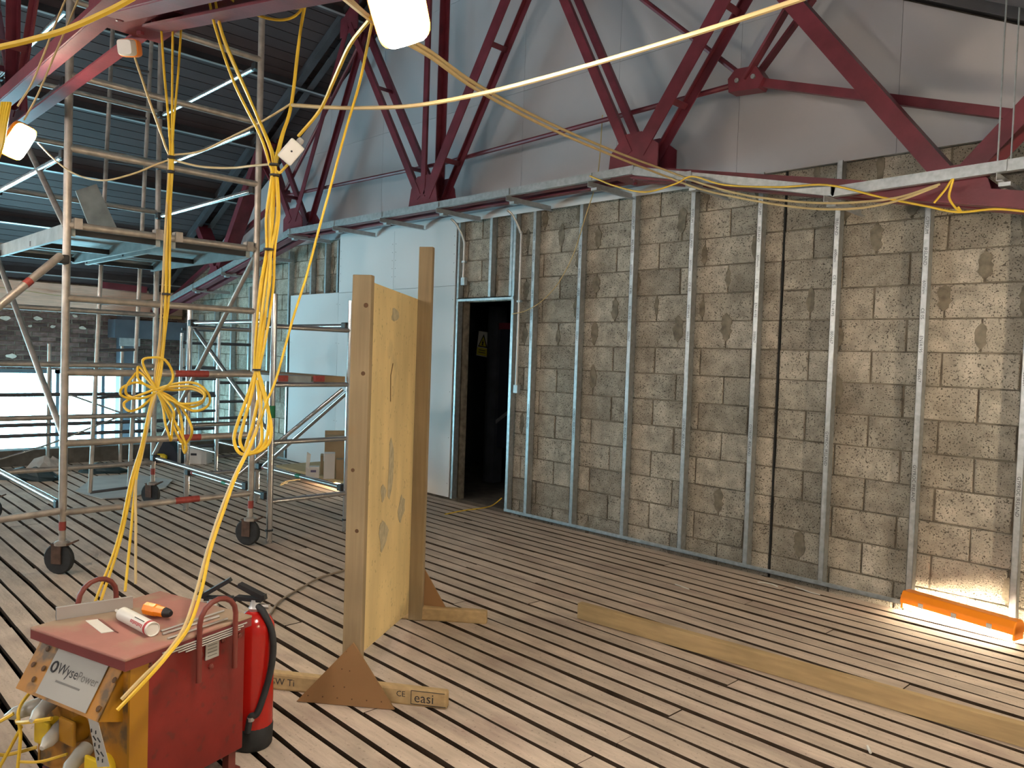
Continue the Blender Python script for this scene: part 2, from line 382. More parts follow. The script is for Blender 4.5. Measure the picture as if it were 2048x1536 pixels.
obj('packing_batten', MB().span((-14, 5.613, 3.06), (1.15, 5.68, 3.10)), 'galv_dull', wr)
# ---- far wall: bricks over a long window
XF = -14.0
wf = obj('wall_far', MB().span((XF-.25, -4.2, 1.13), (XF-.012, 5.9, 2.62)).span((XF-.25, -4.2, -.9), (XF-.012, 5.9, -.35)).span((XF-.25, 5.02, -.4), (XF-.012, 5.9, 1.2)), 'mortar', kind='structure', label='far eaves wall of old red brick above the window', cat='wall')
brk = {}
rb = random.Random(5)
for r in range(13):
    zz = 1.135 + r*.0745; y = 1.6 + (.112 if r % 2 else 0)
    while y < 5.60:
        L = .215; key = rb.randrange(5)
        if key not in brk:
            q = random.Random(key); jj = lambda: q.uniform(-.004, .004)
            me = bpy.data.meshes.new('brick'); vs = [(-.03, 0, 0), (-.03, L, 0), (-.03, L, .065), (-.03, 0, .065), (jj(), .003+jj(), .003), (jj(), L-.003+jj(), .003+jj()), (jj(), L-.003, .062+jj()), (jj(), .003+jj(), .062)]
            me.from_pydata(vs, [], [(4, 5, 6, 7), (0, 1, 5, 4), (1, 2, 6, 5), (2, 3, 7, 6), (3, 0, 4, 7)]); me.materials.append(MT['brick']); me.update(); fix_normals(me); brk[key] = me
        o = bpy.data.objects.new('brick', brk[key]); COL.objects.link(o); o.parent = wf; o.location = V((XF+rb.uniform(-.006, .004), y, zz)) - wf.location
        y += .2255
for (px, py, s_) in [(150, 632, .05), (165, 656, .06), (76, 637, .07), (22, 712, .08), (106, 653, .05), (10, 636, .08), (60, 652, .04), (226, 648, .05)]:
    p = onx(px, py, XF+.008); obj('lime_patch', MB().prism([(XF+.006, p.y + .8*s_*math.cos(a)*(1+.25*math.sin(2*a+py)), p.z + .45*s_*math.sin(a)*(1+.25*math.cos(3*a+px))) for a in [i*.6283 for i in range(10)]], (.004, 0, 0)), 'brick_white', wf)
tw = obj('trim_1', MB().span((XF-.01, -4.1, 2.11), (XF+.05, 5.6, 2.50)), 'pink_timber', kind='structure', label='pale pink new timber wall plate above the brickwork', cat='trim')
obj('lower_lip', MB().span((XF-.01, -4.1, 2.055), (XF+.03, 5.6, 2.105)), 'cut_edge', tw)
# long window in bays
bays = [-3.5, -2.45, -1.4, -.35, .7, 1.75, 2.8, 3.62, 4.30, 5.0]
for i in range(len(bays)-1):
    a, b = bays[i]+.03, bays[i+1]-.03
    fr = MB().span((XF-.14, a, -.35), (XF-.06, a+.05, 1.13)).span((XF-.14, b-.05, -.35), (XF-.06, b, 1.13)).span((XF-.14, a, 1.07), (XF-.06, b, 1.13)).span((XF-.14, a, -.35), (XF-.06, b, -.29)).span((XF-.14, a, .70), (XF-.06, b, .74))
    wo = obj('window_%d' % (i+1), fr, 'frame_dark', kind='structure', label='glazed bay %d of the bright long window under the brick wall' % (i+1), cat='window')
    obj('pane', MB().span((XF-.10, a+.05, -.29), (XF-.095, b-.05, .70)), 'glass', wo); obj('pane', MB().span((XF-.10, a+.05, .74), (XF-.095, b-.05, 1.07)), 'glass', wo)
# ---- unseen walls close the hall
obj('wall_left', MB().span((-14.2, -4.4, -1.0), (1.3, -4.2, 6.6)), 'room_wall', kind='structure', label='plain wall behind the camera on the left', cat='wall')
obj('wall_near', MB().span((1.2, -4.2, -.6), (1.4, 5.9, 2.6)), 'room_wall', kind='structure', label='plain eaves wall behind the camera', cat='wall')
# ---- ceiling: two slopes with lining boards and purlins on the far one
sl = V((1, 0, .515)).normalized(); nrm = V((-.515, 0, 1)).normalized(); ax = (sl, Y_, nrm)
ce = MB()
def slope_pt(x, off=0): # point on roof underside, far slope (x < XC)
    return V((x, 0, roofz(x))) + nrm*off
L_ = 7.75*math.sqrt(1+.515**2)
c0 = V((XC-7.75/2, .75, roofz(XC-7.75/2))) + nrm*.10
ce.box(c0, (L_, 10.3, .1), ax)
sl2 = V((1, 0, -.515)).normalized(); nrm2 = V((.515, 0, 1)).normalized()
ce.box(V((XC+7.75/2, .75, roofz(XC+7.75/2))) + nrm2*.06, (L_, 10.3, .1), (sl2, Y_, nrm2))
ceil = obj('ceiling', ce, 'purlin', kind='structure', label='dark boarded pitched roof lining', cat='ceiling')
nb = 62; bw = L_/nb
me = None
for i in range(nb):
    p = V((XC-7.75, .75, roofz(XC-7.75))) + sl*(bw*(i+.5)) + nrm*.035
    if me is None:
        t = MB().box((0, 0, 0), (bw-.010, 10.2, .02), ax); me = bpy.data.meshes.new('lining_board'); me.from_pydata([tuple(q) for q in t.v], [], t.f); me.materials.append(MT['roof_board']); me.update(); fix_normals(me)
    o = bpy.data.objects.new('lining_board', me); COL.objects.link(o); o.parent = ceil; o.location = p - ceil.location
for i in range(7):
    x = XC - .5 - i*1.12; c = slope_pt(x) - nrm*.03; c.y = .75
    pu = obj('purlin', MB().box(c, (.045, 10.2, .11), ax), 'purlin', ceil)
    obj('purlin_lip', MB().box(c - nrm*.057 + sl*.018, (.025, 10.2, .006), ax), 'purlin_lip', pu)
# ---- kerb at the floor end and steel column
obj('timber_kerb', MB().span((-11.5, -4.0, -.02), (-11.25, 5.55, .20)), 'kerb', label='low dark timber kerb along the end of the plank floor', cat='kerb', bevel=.01)
sc_ = thing('steel_column', (-13.7, 4.62, -.05), 'dark blue grey steel column at the right end of the window', 'column')
obj('shaft', MB().span((-13.85, 4.48, -.05), (-13.6, 4.72, 2.05)), 'steel_col', sc_); obj('beam_end', MB().span((-13.9, 4.36, 1.68), (-13.55, 5.55, 1.98)), 'steel_col', sc_)
obj('bolt_plate', MB().span((-13.59, 4.44, 1.55), (-13.57, 4.76, 1.72)), 'galv_dull', sc_)
obj('red_lintel', MB().bar(onx(203, 570, -13.6), onx(292, 580, -13.6), .1, .10), 'red_steel', label='short dark red steel beam across the far timber wall plate', cat='beam')
# ---- dark room behind the doorway
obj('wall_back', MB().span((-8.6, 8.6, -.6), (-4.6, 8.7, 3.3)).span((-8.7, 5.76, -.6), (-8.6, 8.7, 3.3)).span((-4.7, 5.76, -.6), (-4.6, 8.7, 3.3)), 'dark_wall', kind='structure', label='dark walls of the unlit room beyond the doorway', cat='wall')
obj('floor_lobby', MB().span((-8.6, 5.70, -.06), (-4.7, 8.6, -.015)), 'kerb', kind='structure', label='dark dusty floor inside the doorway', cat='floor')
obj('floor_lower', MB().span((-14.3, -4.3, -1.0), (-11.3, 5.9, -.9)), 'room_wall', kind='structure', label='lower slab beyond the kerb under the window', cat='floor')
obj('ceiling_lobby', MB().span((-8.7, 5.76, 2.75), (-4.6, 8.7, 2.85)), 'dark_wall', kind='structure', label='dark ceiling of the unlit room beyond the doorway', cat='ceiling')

# ================================================================== WALL LINING
sf = thing('metal_stud_frame', (-5.4, 5.6, 0), 'galvanised metal stud framing fixed against the block wall', 'stud frame')
SY0, SY1 = 5.587, 5.655
def stud(x0, z0, z1, txt=None, ty=1.5):
    b = MB().span((x0, SY0, z0), (x0+.038, SY0+.0025, z1)).span((x0+.036, SY0, z0), (x0+.0385, SY1, z1)).span((x0, SY1-.0025, z0), (x0+.038, SY1, z1)).span((x0, SY0, z0), (x0+.002, SY0+.010, z1))
    s = obj('stud', b, 'galv', sf)
    if txt:
        for k, (t, zt) in enumerate(txt):
            for wd_ in t.split('   '):
                text_part('stud_lettering', wd_, (x0+.008, SY0-.0003, zt), (0, 0, -1), (1, 0, 0), .030, 'ink', s, .0004); zt -= .030*.62*len(wd_) + .09
    return s
for i in range(9):
    x0 = -5.393 + .6*i
    tx = [('GYPSUM   IRELAND   600mm   CE 05   EN14195   000667', 2.85), ('GYPROC IRELAND', 1.12)] if i < 6 else [('GYPSUM   IRELAND   600mm   CE 05   EN14195   000667', 2.6), ('GYPROC IRELAND', .95)]
    stud(x0, .01, 3.06, tx)
stud(-5.668, .01, 3.06); stud(-5.71, 2.2, 3.06); stud(-6.02, 2.2, 3.06); stud(-6.53, 0, 3.06)
for x0 in (-8.95, -9.25, -9.62): stud(x0, 2.35, 3.03)
x0 = -10.22
while x0 > -13.9: stud(x0, .01, 2.98 if x0 > -10.4 else max(2.0, 3.05-.225*(-9.1-x0))); x0 -= .6
def track(a, b, z0, z1): obj('track', MB().span((a, SY0-.012, z0), (b, SY0-.010, z1)).span((a, SY0-.012, z0 if z0 < 1 else z1-.002), (b, SY1, z0+.002 if z0 < 1 else z1)), 'galv', sf)
track(DX1+.0, 1.1, 0.0, .032); track(-13.9, -10.1, 0.0, .032)
obj('head_track', MB().span((-8.86, SY0-.012, 3.02), (-3.55, SY0-.009, 3.10)), 'plaster', sf)
obj('door_header', MB().span((DX0, SY0-.012, 2.165), (DX1+.03, SY0-.009, 2.20)).span((DX0, SY0-.012, 2.19), (DX1, SY1, 2.20)), 'galv', sf)
# lower plasterboards on the studs
for (a, b, z0, z1) in [(-10.1, -8.862, .012, 2.345), (-8.858, -7.672, .012, 2.338), (-8.858, -7.672, 2.342, 3.03), (-7.668, -6.535, .012, 2.338), (-7.668, -6.535, 2.342, 3.03)]:
    p = obj('plasterboard', MB().span((a, 5.572, z0), (b, 5.5845, z1)), 'plaster', sf)
    for xx in (a+.03, b-.03):
        for q in range(5): obj('screw', MB().box((xx, 5.5715, z0+.15+q*(z1-z0-.3)/4), (.007, .002, .007)), 'ink', p)
# bulkhead frame over the lining
bf = thing('bulkhead_frame', (-6.5, 5.25, 2.4), 'galvanised bulkhead channel with cross ribs below the red truss', 'metal frame')
def chan(a, b, h=.062):
    a = V(a); b = V(b)
    obj('edge_channel', MB().bar(a, b, .003, h).bar(a+V((0, .02, h/2)), b+V((0, .02, h/2)), .042, .003).bar(a+V((0, .02, -h/2)), b+V((0, .02, -h/2)), .042, .003), 'galv', bf)
KL, KR = -9.1, -3.72
chan((KL, 4.95, 3.07), (KR, 4.95, 3.07)); chan((KR, 4.95, 3.06), (-2.13, 4.95, 2.70)); chan((-2.15, 4.95, 2.70), (-.6, 4.95, 2.735)); chan((KL, 4.95, 3.06), (-13.6, 4.95, 2.19))
def chz(x):
    if x > -2.13: return 2.70+.0226*(x+2.13)
    if x > KR: return 3.06-.2264*(x-KR)
    if x > KL: return 3.07
    return 3.06-.193*(KL-x)
for x in (-13.0, -12.0, -11.0, -10.05, -9.08, -8.05, -7.1, -6.14, -5.14, -4.18, -3.24, -2.2, -1.23):
    zz = chz(x); r_ = obj('rib', MB().span((x-.002, 4.955, zz-.075), (x+.002, 5.56, zz-.026)).span((x-.002, 4.955, zz-.077), (x+.03, 5.56, zz-.073)), 'galv_dull', bf)
    obj('bracket', MB().span((x+.0, 5.0, zz-.10), (x+.06, 5.06, zz-.078)), 'galv', r_); obj('face_clip', MB().span((x-.005, 4.940, zz-.03), (x+.05, 4.944, zz+.03)), 'galv', r_)
for (x, y) in [(1995, 330), (2022, 322)]:
    p = ony(x, y, 4.97 if x < 2000 else 5.05); obj('hanger_rod', MB().tube([p, (p.x, p.y, roofz(p.x)+.0)], .005, 6), 'galv', bf)
for (a, b, z0, z1, t_) in [(930, 430, 3.0, 2.42, 'short'), (1044, 412, 3.02, 1.30, 'long')]:
    p = ony(a, b+20, 5.56)
    cr = thing('conduit', (p.x, 5.56, z1), ('short' if t_ == 'short' else 'long') + ' steel conduit dropping ' + ('above the doorway' if t_ == 'short' else 'down the wall right of the doorway'), 'conduit', 'steel conduits beside the doorway')
    obj('pipe', MB().tube(catmull([(p.x-.05, 5.40, 3.03), (p.x-.03, 5.46, 2.98), (p.x, 5.55, 2.82), (p.x, 5.56, 2.7), (p.x, 5.56, z1)], 5), .0125, 8), 'alu_bar', cr, smooth=True)
    obj('outlet_box', MB().box((p.x-.005, 5.575, z1-.04), (.06, .045, .085)), 'galv_dull', cr, bevel=.005); obj('saddle', MB().box((p.x, 5.565, z1+(2.7-z1)*.6), (.05, .03, .02)), 'galv', cr)

# ================================================================== RED ROOF TRUSSES
def truss(Yt, label, full=True):
    t = thing('roof_truss', (XC, Yt, 2.0), label, 'truss', 'red steel roof trusses')
    h = .125
    P = lambda s, z, dy=0: V((XC+s, Yt+dy, z))
    def dbl(name, a, b, w, th=.012, batten=(), sg=1, mt_='red_steel', w2=None):
        for dy in (-h, h):
            if w2:
                d_ = (V(b)-V(a)).normalized(); o_ = V((0, dy, 0)); wq = w if dy < 0 else w2
                obj(name, MB().bar(V(a)+o_, V(b)+o_, th, wq, up=d_.cross(Y_)).bar(V(a)+o_*.86+d_.cross(Y_)*(sg*(wq/2-th/2)), V(b)+o_*.86+d_.cross(Y_)*(sg*(wq/2-th/2)), .035, th, up=d_.cross(Y_)), mt_, t); continue
            d_ = (V(b)-V(a)).normalized(); o_ = V((0, dy, 0))
            obj(name, MB().bar(V(a)+o_, V(b)+o_, th, w, up=d_.cross(Y_)).bar(V(a)+o_*(1-.5*w/h)+d_.cross(Y_)*(sg*w/2), V(b)+o_*(1-.5*w/h)+d_.cross(Y_)*(sg*w/2), w, th, up=d_.cross(Y_)), mt_, t)
        for q in batten:
            c = V(a).lerp(V(b), q); d_ = (V(b)-V(a)).normalized(); obj('batten_plate', MB().box(c, (.05, 2*h, .012), (d_, Y_, d_.cross(Y_))), 'red_steel', t)
    for s in (-1, 1):
        dbl('bottom_chord', P(0, 3.085), P(s*2.68, 3.085), .07, sg=-s); dbl('bottom_chord', P(s*2.66, 3.075), P(s*7.4, 2.13), .09, sg=-s)
        dbl('top_chord', P(0, 6.36), P(s*7.5, 2.50), .08, mt_='purlin')
        dbl('web_member', P(s*.06, 3.2), P(s*1.46, 5.35), .125 if s > 0 else .075, batten=(.16, .62), sg=s, w2=.075 if s > 0 else .115); dbl('web_member', P(s*1.5, 5.35), P(s*2.62, 3.22), .08, sg=s, w2=.08)
        dbl('web_member', P(s*2.72, 3.22), P(s*3.58, 4.42), .12 if s > 0 else .08, batten=(.3, .8), sg=s, w2=.08 if s > 0 else .11)
        obj('web_member', MB().bar(P(s*3.62, 4.42), P(s*4.95, 2.70), .2, .11, up=V((.79*s, 0, .61))), 'red_steel', t)
        obj('web_member', MB().bar(P(s*5.02, 2.72), P(s*5.68, 3.44), .2, .11, up=V((-.74*s, 0, .67))), 'red_steel', t)
        for dy in (-h, h):
            obj('gusset_plate', MB().prism([P(s*2.42, 3.06, dy), P(s*2.9, 3.0, dy), P(s*2.9, 3.26, dy), P(s*2.74, 3.38, dy), P(s*2.58, 3.38, dy), P(s*2.44, 3.24, dy)], (0, .012, 0)), 'red_steel', t)
            obj('gusset_plate', MB().prism([P(s*4.76, 2.62, dy), P(s*5.2, 2.55, dy), P(s*5.16, 2.68, dy), P(s*5.05, 2.78, dy), P(s*4.88, 2.78, dy)], (0, .012, 0)), 'red_steel', t)
            obj('gusset_plate', MB().prism([P(s*1.3, 5.28, dy), P(s*1.66, 5.25, dy), P(s*1.66, 5.5, dy), P(s*1.3, 5.68, dy)], (0, .012, 0)), 'red_steel', t)
        obj('batten_plate', MB().box(P(s*2.7, 3.04), (.42, 2*h+.1, .012)), 'red_steel', t)
        for i in range(4): obj('bolt', MB().lathe(P(s*(2.56+.09*i), 3.034, (-1)**i*.06), (0, 0, -1), [(.018, 0), (.018, .014), (.010, .016)], 6), 'red_steel', t)
    dbl('king_post', P(0, 3.2), P(0, 6.2), .07)
    for dy in (-h, h): obj('gusset_plate', MB().prism([P(-.25, 3.06, dy), P(.25, 3.06, dy), P(.2, 3.3, dy), P(.1, 3.42, dy), P(-.1, 3.42, dy), P(-.2, 3.3, dy)], (0, .012, 0)), 'red_steel', t)
    return t
truss(5.15, 'red steel truss running along the gable above the block wall')
truss(1.28, 'red steel truss crossing overhead at the top left with cable on it')
# older tie rod truss just behind the gable truss
tt = thing('tie_rod_truss', (XC, 5.32, 2.3), 'slim red tie rods joining small bolted plates behind the gable truss', 'truss')
for s in (-1, 1):
    Mn = V((XC+s*3.48, 5.32, 3.68))
    obj('tie_rod', MB().tube([(XC, 5.32, 3.61), Mn], .022, 8), 'red_steel', tt, smooth=True)
    obj('tie_rod', MB().bar(Mn, (XC+s*7.2, 5.32, 2.42), .05, .06), 'red_steel', tt); obj('tie_rod', MB().tube([Mn, (XC+s*1.5, 5.32, 5.45)], .022, 8), 'red_steel', tt, smooth=True)
    for dy in (-.05, .05): obj('strut', MB().bar(Mn+V((0, dy, 0)), (XC+s*3.9, 5.32+dy*2.2, 4.2), .02, .07, up=Y_), 'red_steel', tt)
    obj('node_plate', MB().prism([Mn+V((a, -.06, b)) for a, b in ((-.13, -.07), (.11, -.09), (.15, -.02), (.08, .08), (-.08, .09), (-.14, .03))], (0, .12, 0)), 'red_steel', tt)
    for q in (-.06, .07): obj('bolt', MB().lathe(Mn+V((q, -.062, .0)), (0, -1, 0), [(.018, 0), (.018, .014)], 6), 'galv', tt)

# ================================================================== DOORWAY CONTENT
dp_ = thing('lobby_screen', (-6.0, 6.75, 0), 'near black boarded screen standing inside the doorway', 'screen')
obj('panel', MB().span((-7.1, 6.75, .45), (-5.2, 6.79, 1.92)), 'navy', dp_); obj('top_rail', MB().span((-7.1, 6.72, 1.92), (-5.2, 6.8, 2.0)), 'red_steel', dp_); obj('end_post', MB().span((-7.2, 6.70, 0), (-7.02, 6.85, 2.2)), 'dark_wall', dp_)
obj('diagonal_rail', MB().bar((-7.05, 6.73, .75), (-5.5, 6.73, 1.75), .02, .035), 'galv_dull', dp_)
obj('boarding_beam', MB().span((-7.3, 7.2, 2.02), (-5.0, 7.35, 2.35)), 'brown_beam', label='brown timber beam glimpsed high inside the doorway', cat='beam')
SG = thing('warning_sign', ony(966, 690, 6.735), 'white and yellow warning sign with black triangle in the doorway', 'sign')
a_ = math.radians(-6); sx = V((math.cos(a_), 0, math.sin(a_))); sz = V((-math.sin(a_), 0, math.cos(a_))); so = ony(966, 688, 6.735); W_, H_ = .21, .315
S3 = lambda u, v, o=0: so + sx*(u*W_) + sz*(v*H_) - Y_*o
def flat(name, pts, mt, parent, o, S=S3, th=.0015): return obj(name, MB().prism([S(u, v, o) for u, v in pts], V((0, th, 0))), mt, parent)
flat('board', [(-.5, -.5), (.5, -.5), (.5, .5), (-.5, .5)], 'sign_white', SG, 0, th=.003)
flat('yellow_field', [(-.46, -.47), (.46, -.47), (.46, -.16), (-.46, -.16)], 'sign_yellow', SG, .003)
flat('triangle_border', [(-.42, -.13), (.42, -.13), (0, .40)], 'ink', SG, .003); flat('triangle_field', [(-.31, -.085), (.31, -.085), (0, .295)], 'sign_yellow', SG, .005)
flat('pictogram', [(-.1, -.06), (.1, -.06), (.04, .0), (.1, .07), (.03, .1), (.04, .16), (-.04, .16), (-.03, .1), (-.1, .05), (-.03, .02)], 'ink', SG, .007)
for v in (-.26, -.35): flat('print_line', [(-.3, v-.015), (.3, v-.015), (.3, v+.02), (-.3, v+.02)], 'print_grey', SG, .005)

# ================================================================== SCAFFOLD TOWERS
RT = .0254
def caster(parent, x, y, top, dia=.2, dark='rubber'):
    c = obj('caster', MB().tube([(x, y, dia*.98), (x, y, top)], .0215, 10).lathe((x, y, dia*.95), Z_, [(.05, 0), (.05, .018), (.03, .03)], 12), 'alu_old', parent, smooth=True)
    a = YAW + random.uniform(-.35, .35); ux = V((math.cos(a), math.sin(a), 0)); uy = V((-ux.y, ux.x, 0)); wc = V((x, y, dia/2)) - ux*.02
    obj('wheel', MB().lathe(wc-uy*.022, uy, [(dia*.28, 0), (dia*.46, .002), (dia*.5, .010), (dia*.5, .034), (dia*.46, .042), (dia*.28, .044)], 20), dark, c, smooth=True)
    obj('fork', MB().box(wc+uy*.032+V((0, 0, .035)), (.07, .008, .13), (ux, uy, Z_)).box(wc-uy*.032+V((0, 0, .035)), (.07, .008, .13), (ux, uy, Z_)).box(wc+V((0, 0, .102)), (.09, .07, .008), (ux, uy, Z_)), 'caster_rust', c)
    obj('brake_lever', MB().bar(wc+ux*.05+V((0, 0, .09)), wc+ux*.13+V((0, 0, .13)), .04, .01), 'caster_rust', c)
    obj('tape_band', MB().tube([(x, y, dia+.09), (x, y, dia+.15)], .0228, 10), 'tape_red', c, smooth=True)
    return c
def tb(name, a, b, parent, r=RT, mt='alu_old', n=10): return obj(name, MB().tube([a, b], r, n), mt, parent, smooth=True)
def coupling(p, parent): obj('coupling', MB().box(p, (.07, .07, .06)), 'black_metal', parent, bevel=.008)
# --- tower 1
TX0, TX1, TY0, TY1 = -5.85, -7.92, 1.57, 2.92
t1 = thing('scaffold_tower', (TX0, TY0, 0), 'dusty grey mobile scaffold tower on castors with raised platform', 'scaffold', 'mobile scaffold towers')
for (x, y) in ((TX0, TY0), (TX0, TY1), (TX1, TY0), (TX1, TY1)):
    tb('upright', (x, y, .40), (x, y, 4.55), t1); caster(t1, x, y, .5, .21)
ZT = [.42, .89, 1.37, 1.87, 2.36, 2.87, 3.35, 3.84]
for zz in ZT:
    for x in (TX0, TX1):
        tr_ = tb('transom', (x, TY0, zz), (x, TY1, zz), t1, .0245)
        if x == TX0 and zz in (.42, .89): obj('tape_band', MB().tube([(x, 2.32, zz), (x, 2.50, zz)], .0255, 10), 'tape_red', tr_, smooth=True)
        if x == TX0 and zz == 1.37: obj('tape_band', MB().tube([(x, 2.30, zz), (x, 2.55, zz)], .0255, 10), 'tape_red', tr_, smooth=True)
for y in (TY0, TY1):
    for zz in (.47, 2.83, 3.31, 3.80): 
        tb('guard_rail', (TX0, y, zz), (TX1, y, zz), t1, .021, 'alu_new')
        for x in (TX0-.06, TX1+.06): coupling((x, y, zz), t1)
for (y, za, zb) in ((TY1, 2.30, .50), (TY0, .95, 2.32), (TY0, 2.35, 3.75)): 
    b_ = tb('diagonal_brace', (TX0-.03, y, za), (TX1+.03, y, zb), t1, .021); 
# ladder on the rear frame
for px in (0, 1):
    b0 = onx(180 if px == 0 else 258, 985 if px == 0 else 975, TX1-.05); b1 = onx(222 if px == 0 else 300, 130 if px == 0 else 145, TX1-.05)
    tb('ladder_stile', b0, b1.lerp(b1+(b1-b0), .15), t1, .019)
    (LB0, LB1) = (b0, b1) if px == 0 else (LB0, LB1)
    if px: 
        for i in range(10):
            q = i/9.0; tb('ladder_rung', LB0.lerp(LB1, q), b0.lerp(b1, q), t1, .014, 'purlin')
# platform decks with hooks, hatch
for (ya, yb, hatch) in ((TY0+.03, TY0+.62, True), (TY0+.70, TY1-.04, False)):
    d_ = obj('platform_deck', MB().span((TX1+.05, ya+.03, 2.372), (TX0-.06, yb-.03, 2.385)), 'deck', t1)
    for y in (ya+.015, yb-.015): obj('deck_beam', MB().span((TX1+.03, y-.015, 2.29), (TX0-.03, y+.015, 2.39)), 'deck', d_)
    for x in (TX0-.06, -6.9, TX1+.08): obj('cross_member', MB().span((x-.02, ya, 2.30), (x+.02, yb, 2.34)), 'black_metal', d_)
    for x in (TX0, TX1):
        for y in (ya+.03, yb-.03): obj('deck_hook', MB().box((x, y, 2.392), (.075, .05, .03)).box((x+(.034 if x == TX0 else -.034), y, 2.37), (.012, .05, .07)), 'alu_old', d_)
hp = [onx(150, 382, -7.0), onx(192, 368, -7.0), onx(232, 455, -7.0), onx(180, 460, -7.0)]
obj('hatch_lid', MB().prism(hp, (.015, 0, 0)), 'deck', t1)
# outrigger stabiliser
oc = V((TX0+.05, TY0-.04, 2.12)); of = onz(-70, 1075, .05)
o1 = tb('outrigger', oc+V((.04, -.02, .02)), at(-60, 660, 4.6), t1, .026); qa, qb = oc+V((.04, -.02, .02)), at(-60, 660, 4.6); obj('tape_band', MB().tube([qa.lerp(qb, .36), qa.lerp(qb, .42)], .027, 10), 'tape_red', o1, smooth=True); obj('mouth_shade_disc', MB().tube([qa-(qb-qa).normalized()*.001, qa], .021, 10), 'ink', o1); tb('outrigger', (TX0+.04, TY0-.03, .44), at(-60, 1048, 4.9), t1, .024)  # dark disc at the tube end paints the shade of its hollow
obj('outrigger_clamp', MB().box(oc, (.09, .07, .06)), 'black_metal', t1, bevel=.01)
# --- tower 2 (shiny, narrow, low)
t2 = thing('scaffold_tower', (-5.82, 3.07, 0), 'shiny narrow aluminium scaffold tower with low board platform behind timber stand', 'scaffold', 'mobile scaffold towers')
UX0, UX1, UY0, UY1 = -5.82, -7.47, 3.07, 3.79
for (x, y) in ((UX0, UY0), (UX0, UY1), (UX1, UY0), (UX1, UY1)):
    u_ = tb('upright', (x, y, .0), (x, y, 2.02 if x == UX0 else 1.95), t2, RT, 'alu_new', 12); 
    if (x, y) == (UX0, UY0): obj('tape_band', MB().tube([(x, y, 1.02), (x, y, 1.12)], .0265, 12), 'tape_green', u_, smooth=True)
    obj('foot_ring', MB().tube([(x, y, .10), (x, y, .115)], .031, 12), 'black_metal', u_)
for zz in (.34, .82, 1.29, 1.76):
    for x in (UX0, UX1):
        tr_ = tb('transom', (x, UY0, zz), (x, UY1, zz), t2, .021, 'alu_new'); 
for y in (UY0, UY1):
    for zz in (.38, 1.80): 
        g_ = tb('guard_rail', (UX0, y, zz), (UX1, y, zz), t2, .020, 'alu_new'); coupling((UX0-.07, y, zz), t2); coupling((UX1+.07, y, zz), t2)
        if zz < 1: obj('tape_band', MB().tube([(-6.6, y, zz), (-6.68, y, zz)], .0215, 10), 'tape_green', g_); obj('tape_band', MB().tube([(-7.3, y, zz), (-7.34, y, zz)], .0215, 10), 'tape_red', g_)
tb('diagonal_brace', (UX1+.05, UY0+.03, 1.74), (UX0-.05, UY0+.03, .86), t2, .019, 'alu_new'); tb('diagonal_brace', (UX0-.03, UY1, 1.22), (UX1+.05, UY1, .34), t2, .019, 'alu_new')
tb('diagonal_brace', (UX0-.02, UY1-.05, 1.25), (UX0-.7, UY0-.02, .40), t2, .017, 'alu_new')
for (ya, yb, mt_) in ((UY0+.04, UY0+.36, 'deck'), (UY0+.38, UY1-.03, 'card')):
    d_ = obj('platform_deck', MB().span((UX1+.02, ya, 1.31), (UX0-.02, yb, 1.36)), mt_, t2)
    obj('deck_end', MB().span((UX0-.03, ya, 1.315), (UX0+.01, ya+.09, 1.365)), 'tape_red', d_); obj('deck_clip', MB().span((-6.5, ya-.004, 1.315), (-6.62, ya+.01, 1.362)), 'tape_green', d_)
# --- tower 3: low frame far behind
t3 = thing('ladder_tower', (-9.18, 4.13, 0), 'small grey ladder frame standing free on the floor far behind', 'scaffold')
for y in (4.13, 4.62): tb('upright', (-9.18, y, .0), (-9.18, y, 1.85), t3, .022, 'alu_new'); tb('upright', (-10.3, y, .0), (-10.3, y, 1.75), t3, .022, 'alu_new')
for zz in (.25, .72, .92, 1.15, 1.62, 1.8): tb('rung', (-9.18, 4.13, zz), (-9.18, 4.62, zz), t3, .018, 'purlin'); tb('rung', (-10.3, 4.13, zz), (-10.3, 4.62, zz), t3, .018, 'purlin')
for y in (4.13, 4.62): tb('side_rail', (-9.18, y, .3), (-10.3, y, .3), t3, .018, 'alu_new')
# far guard rails standing across the window
t4 = thing('guard_rail_frame', (-10.9, 3.2, 0), 'dark tubular guard rails crossing in front of the bright window', 'railing')
for y in (1.9, 2.75, 3.6, 4.4): tb('post', (-10.9, y, 0), (-10.9, y, 1.55), t4, .022, 'alu_old')
for zz in (.42, .55, .92, 1.28): tb('rail', (-10.9, 1.0, zz), (-10.9, 4.9, zz), t4, .024, 'purlin')
tb('diagonal', (-10.88, 2.75, .3), (-10.88, 4.4, .95), t4, .012, 'alu_new'); tb('diagonal', (-10.88, 2.9, .95), (-10.88, 4.4, .35), t4, .012, 'alu_new'); tb('diagonal', (-10.88, 2.75, .3), (-10.88, 1.9, .05), t4, .012, 'alu_new')

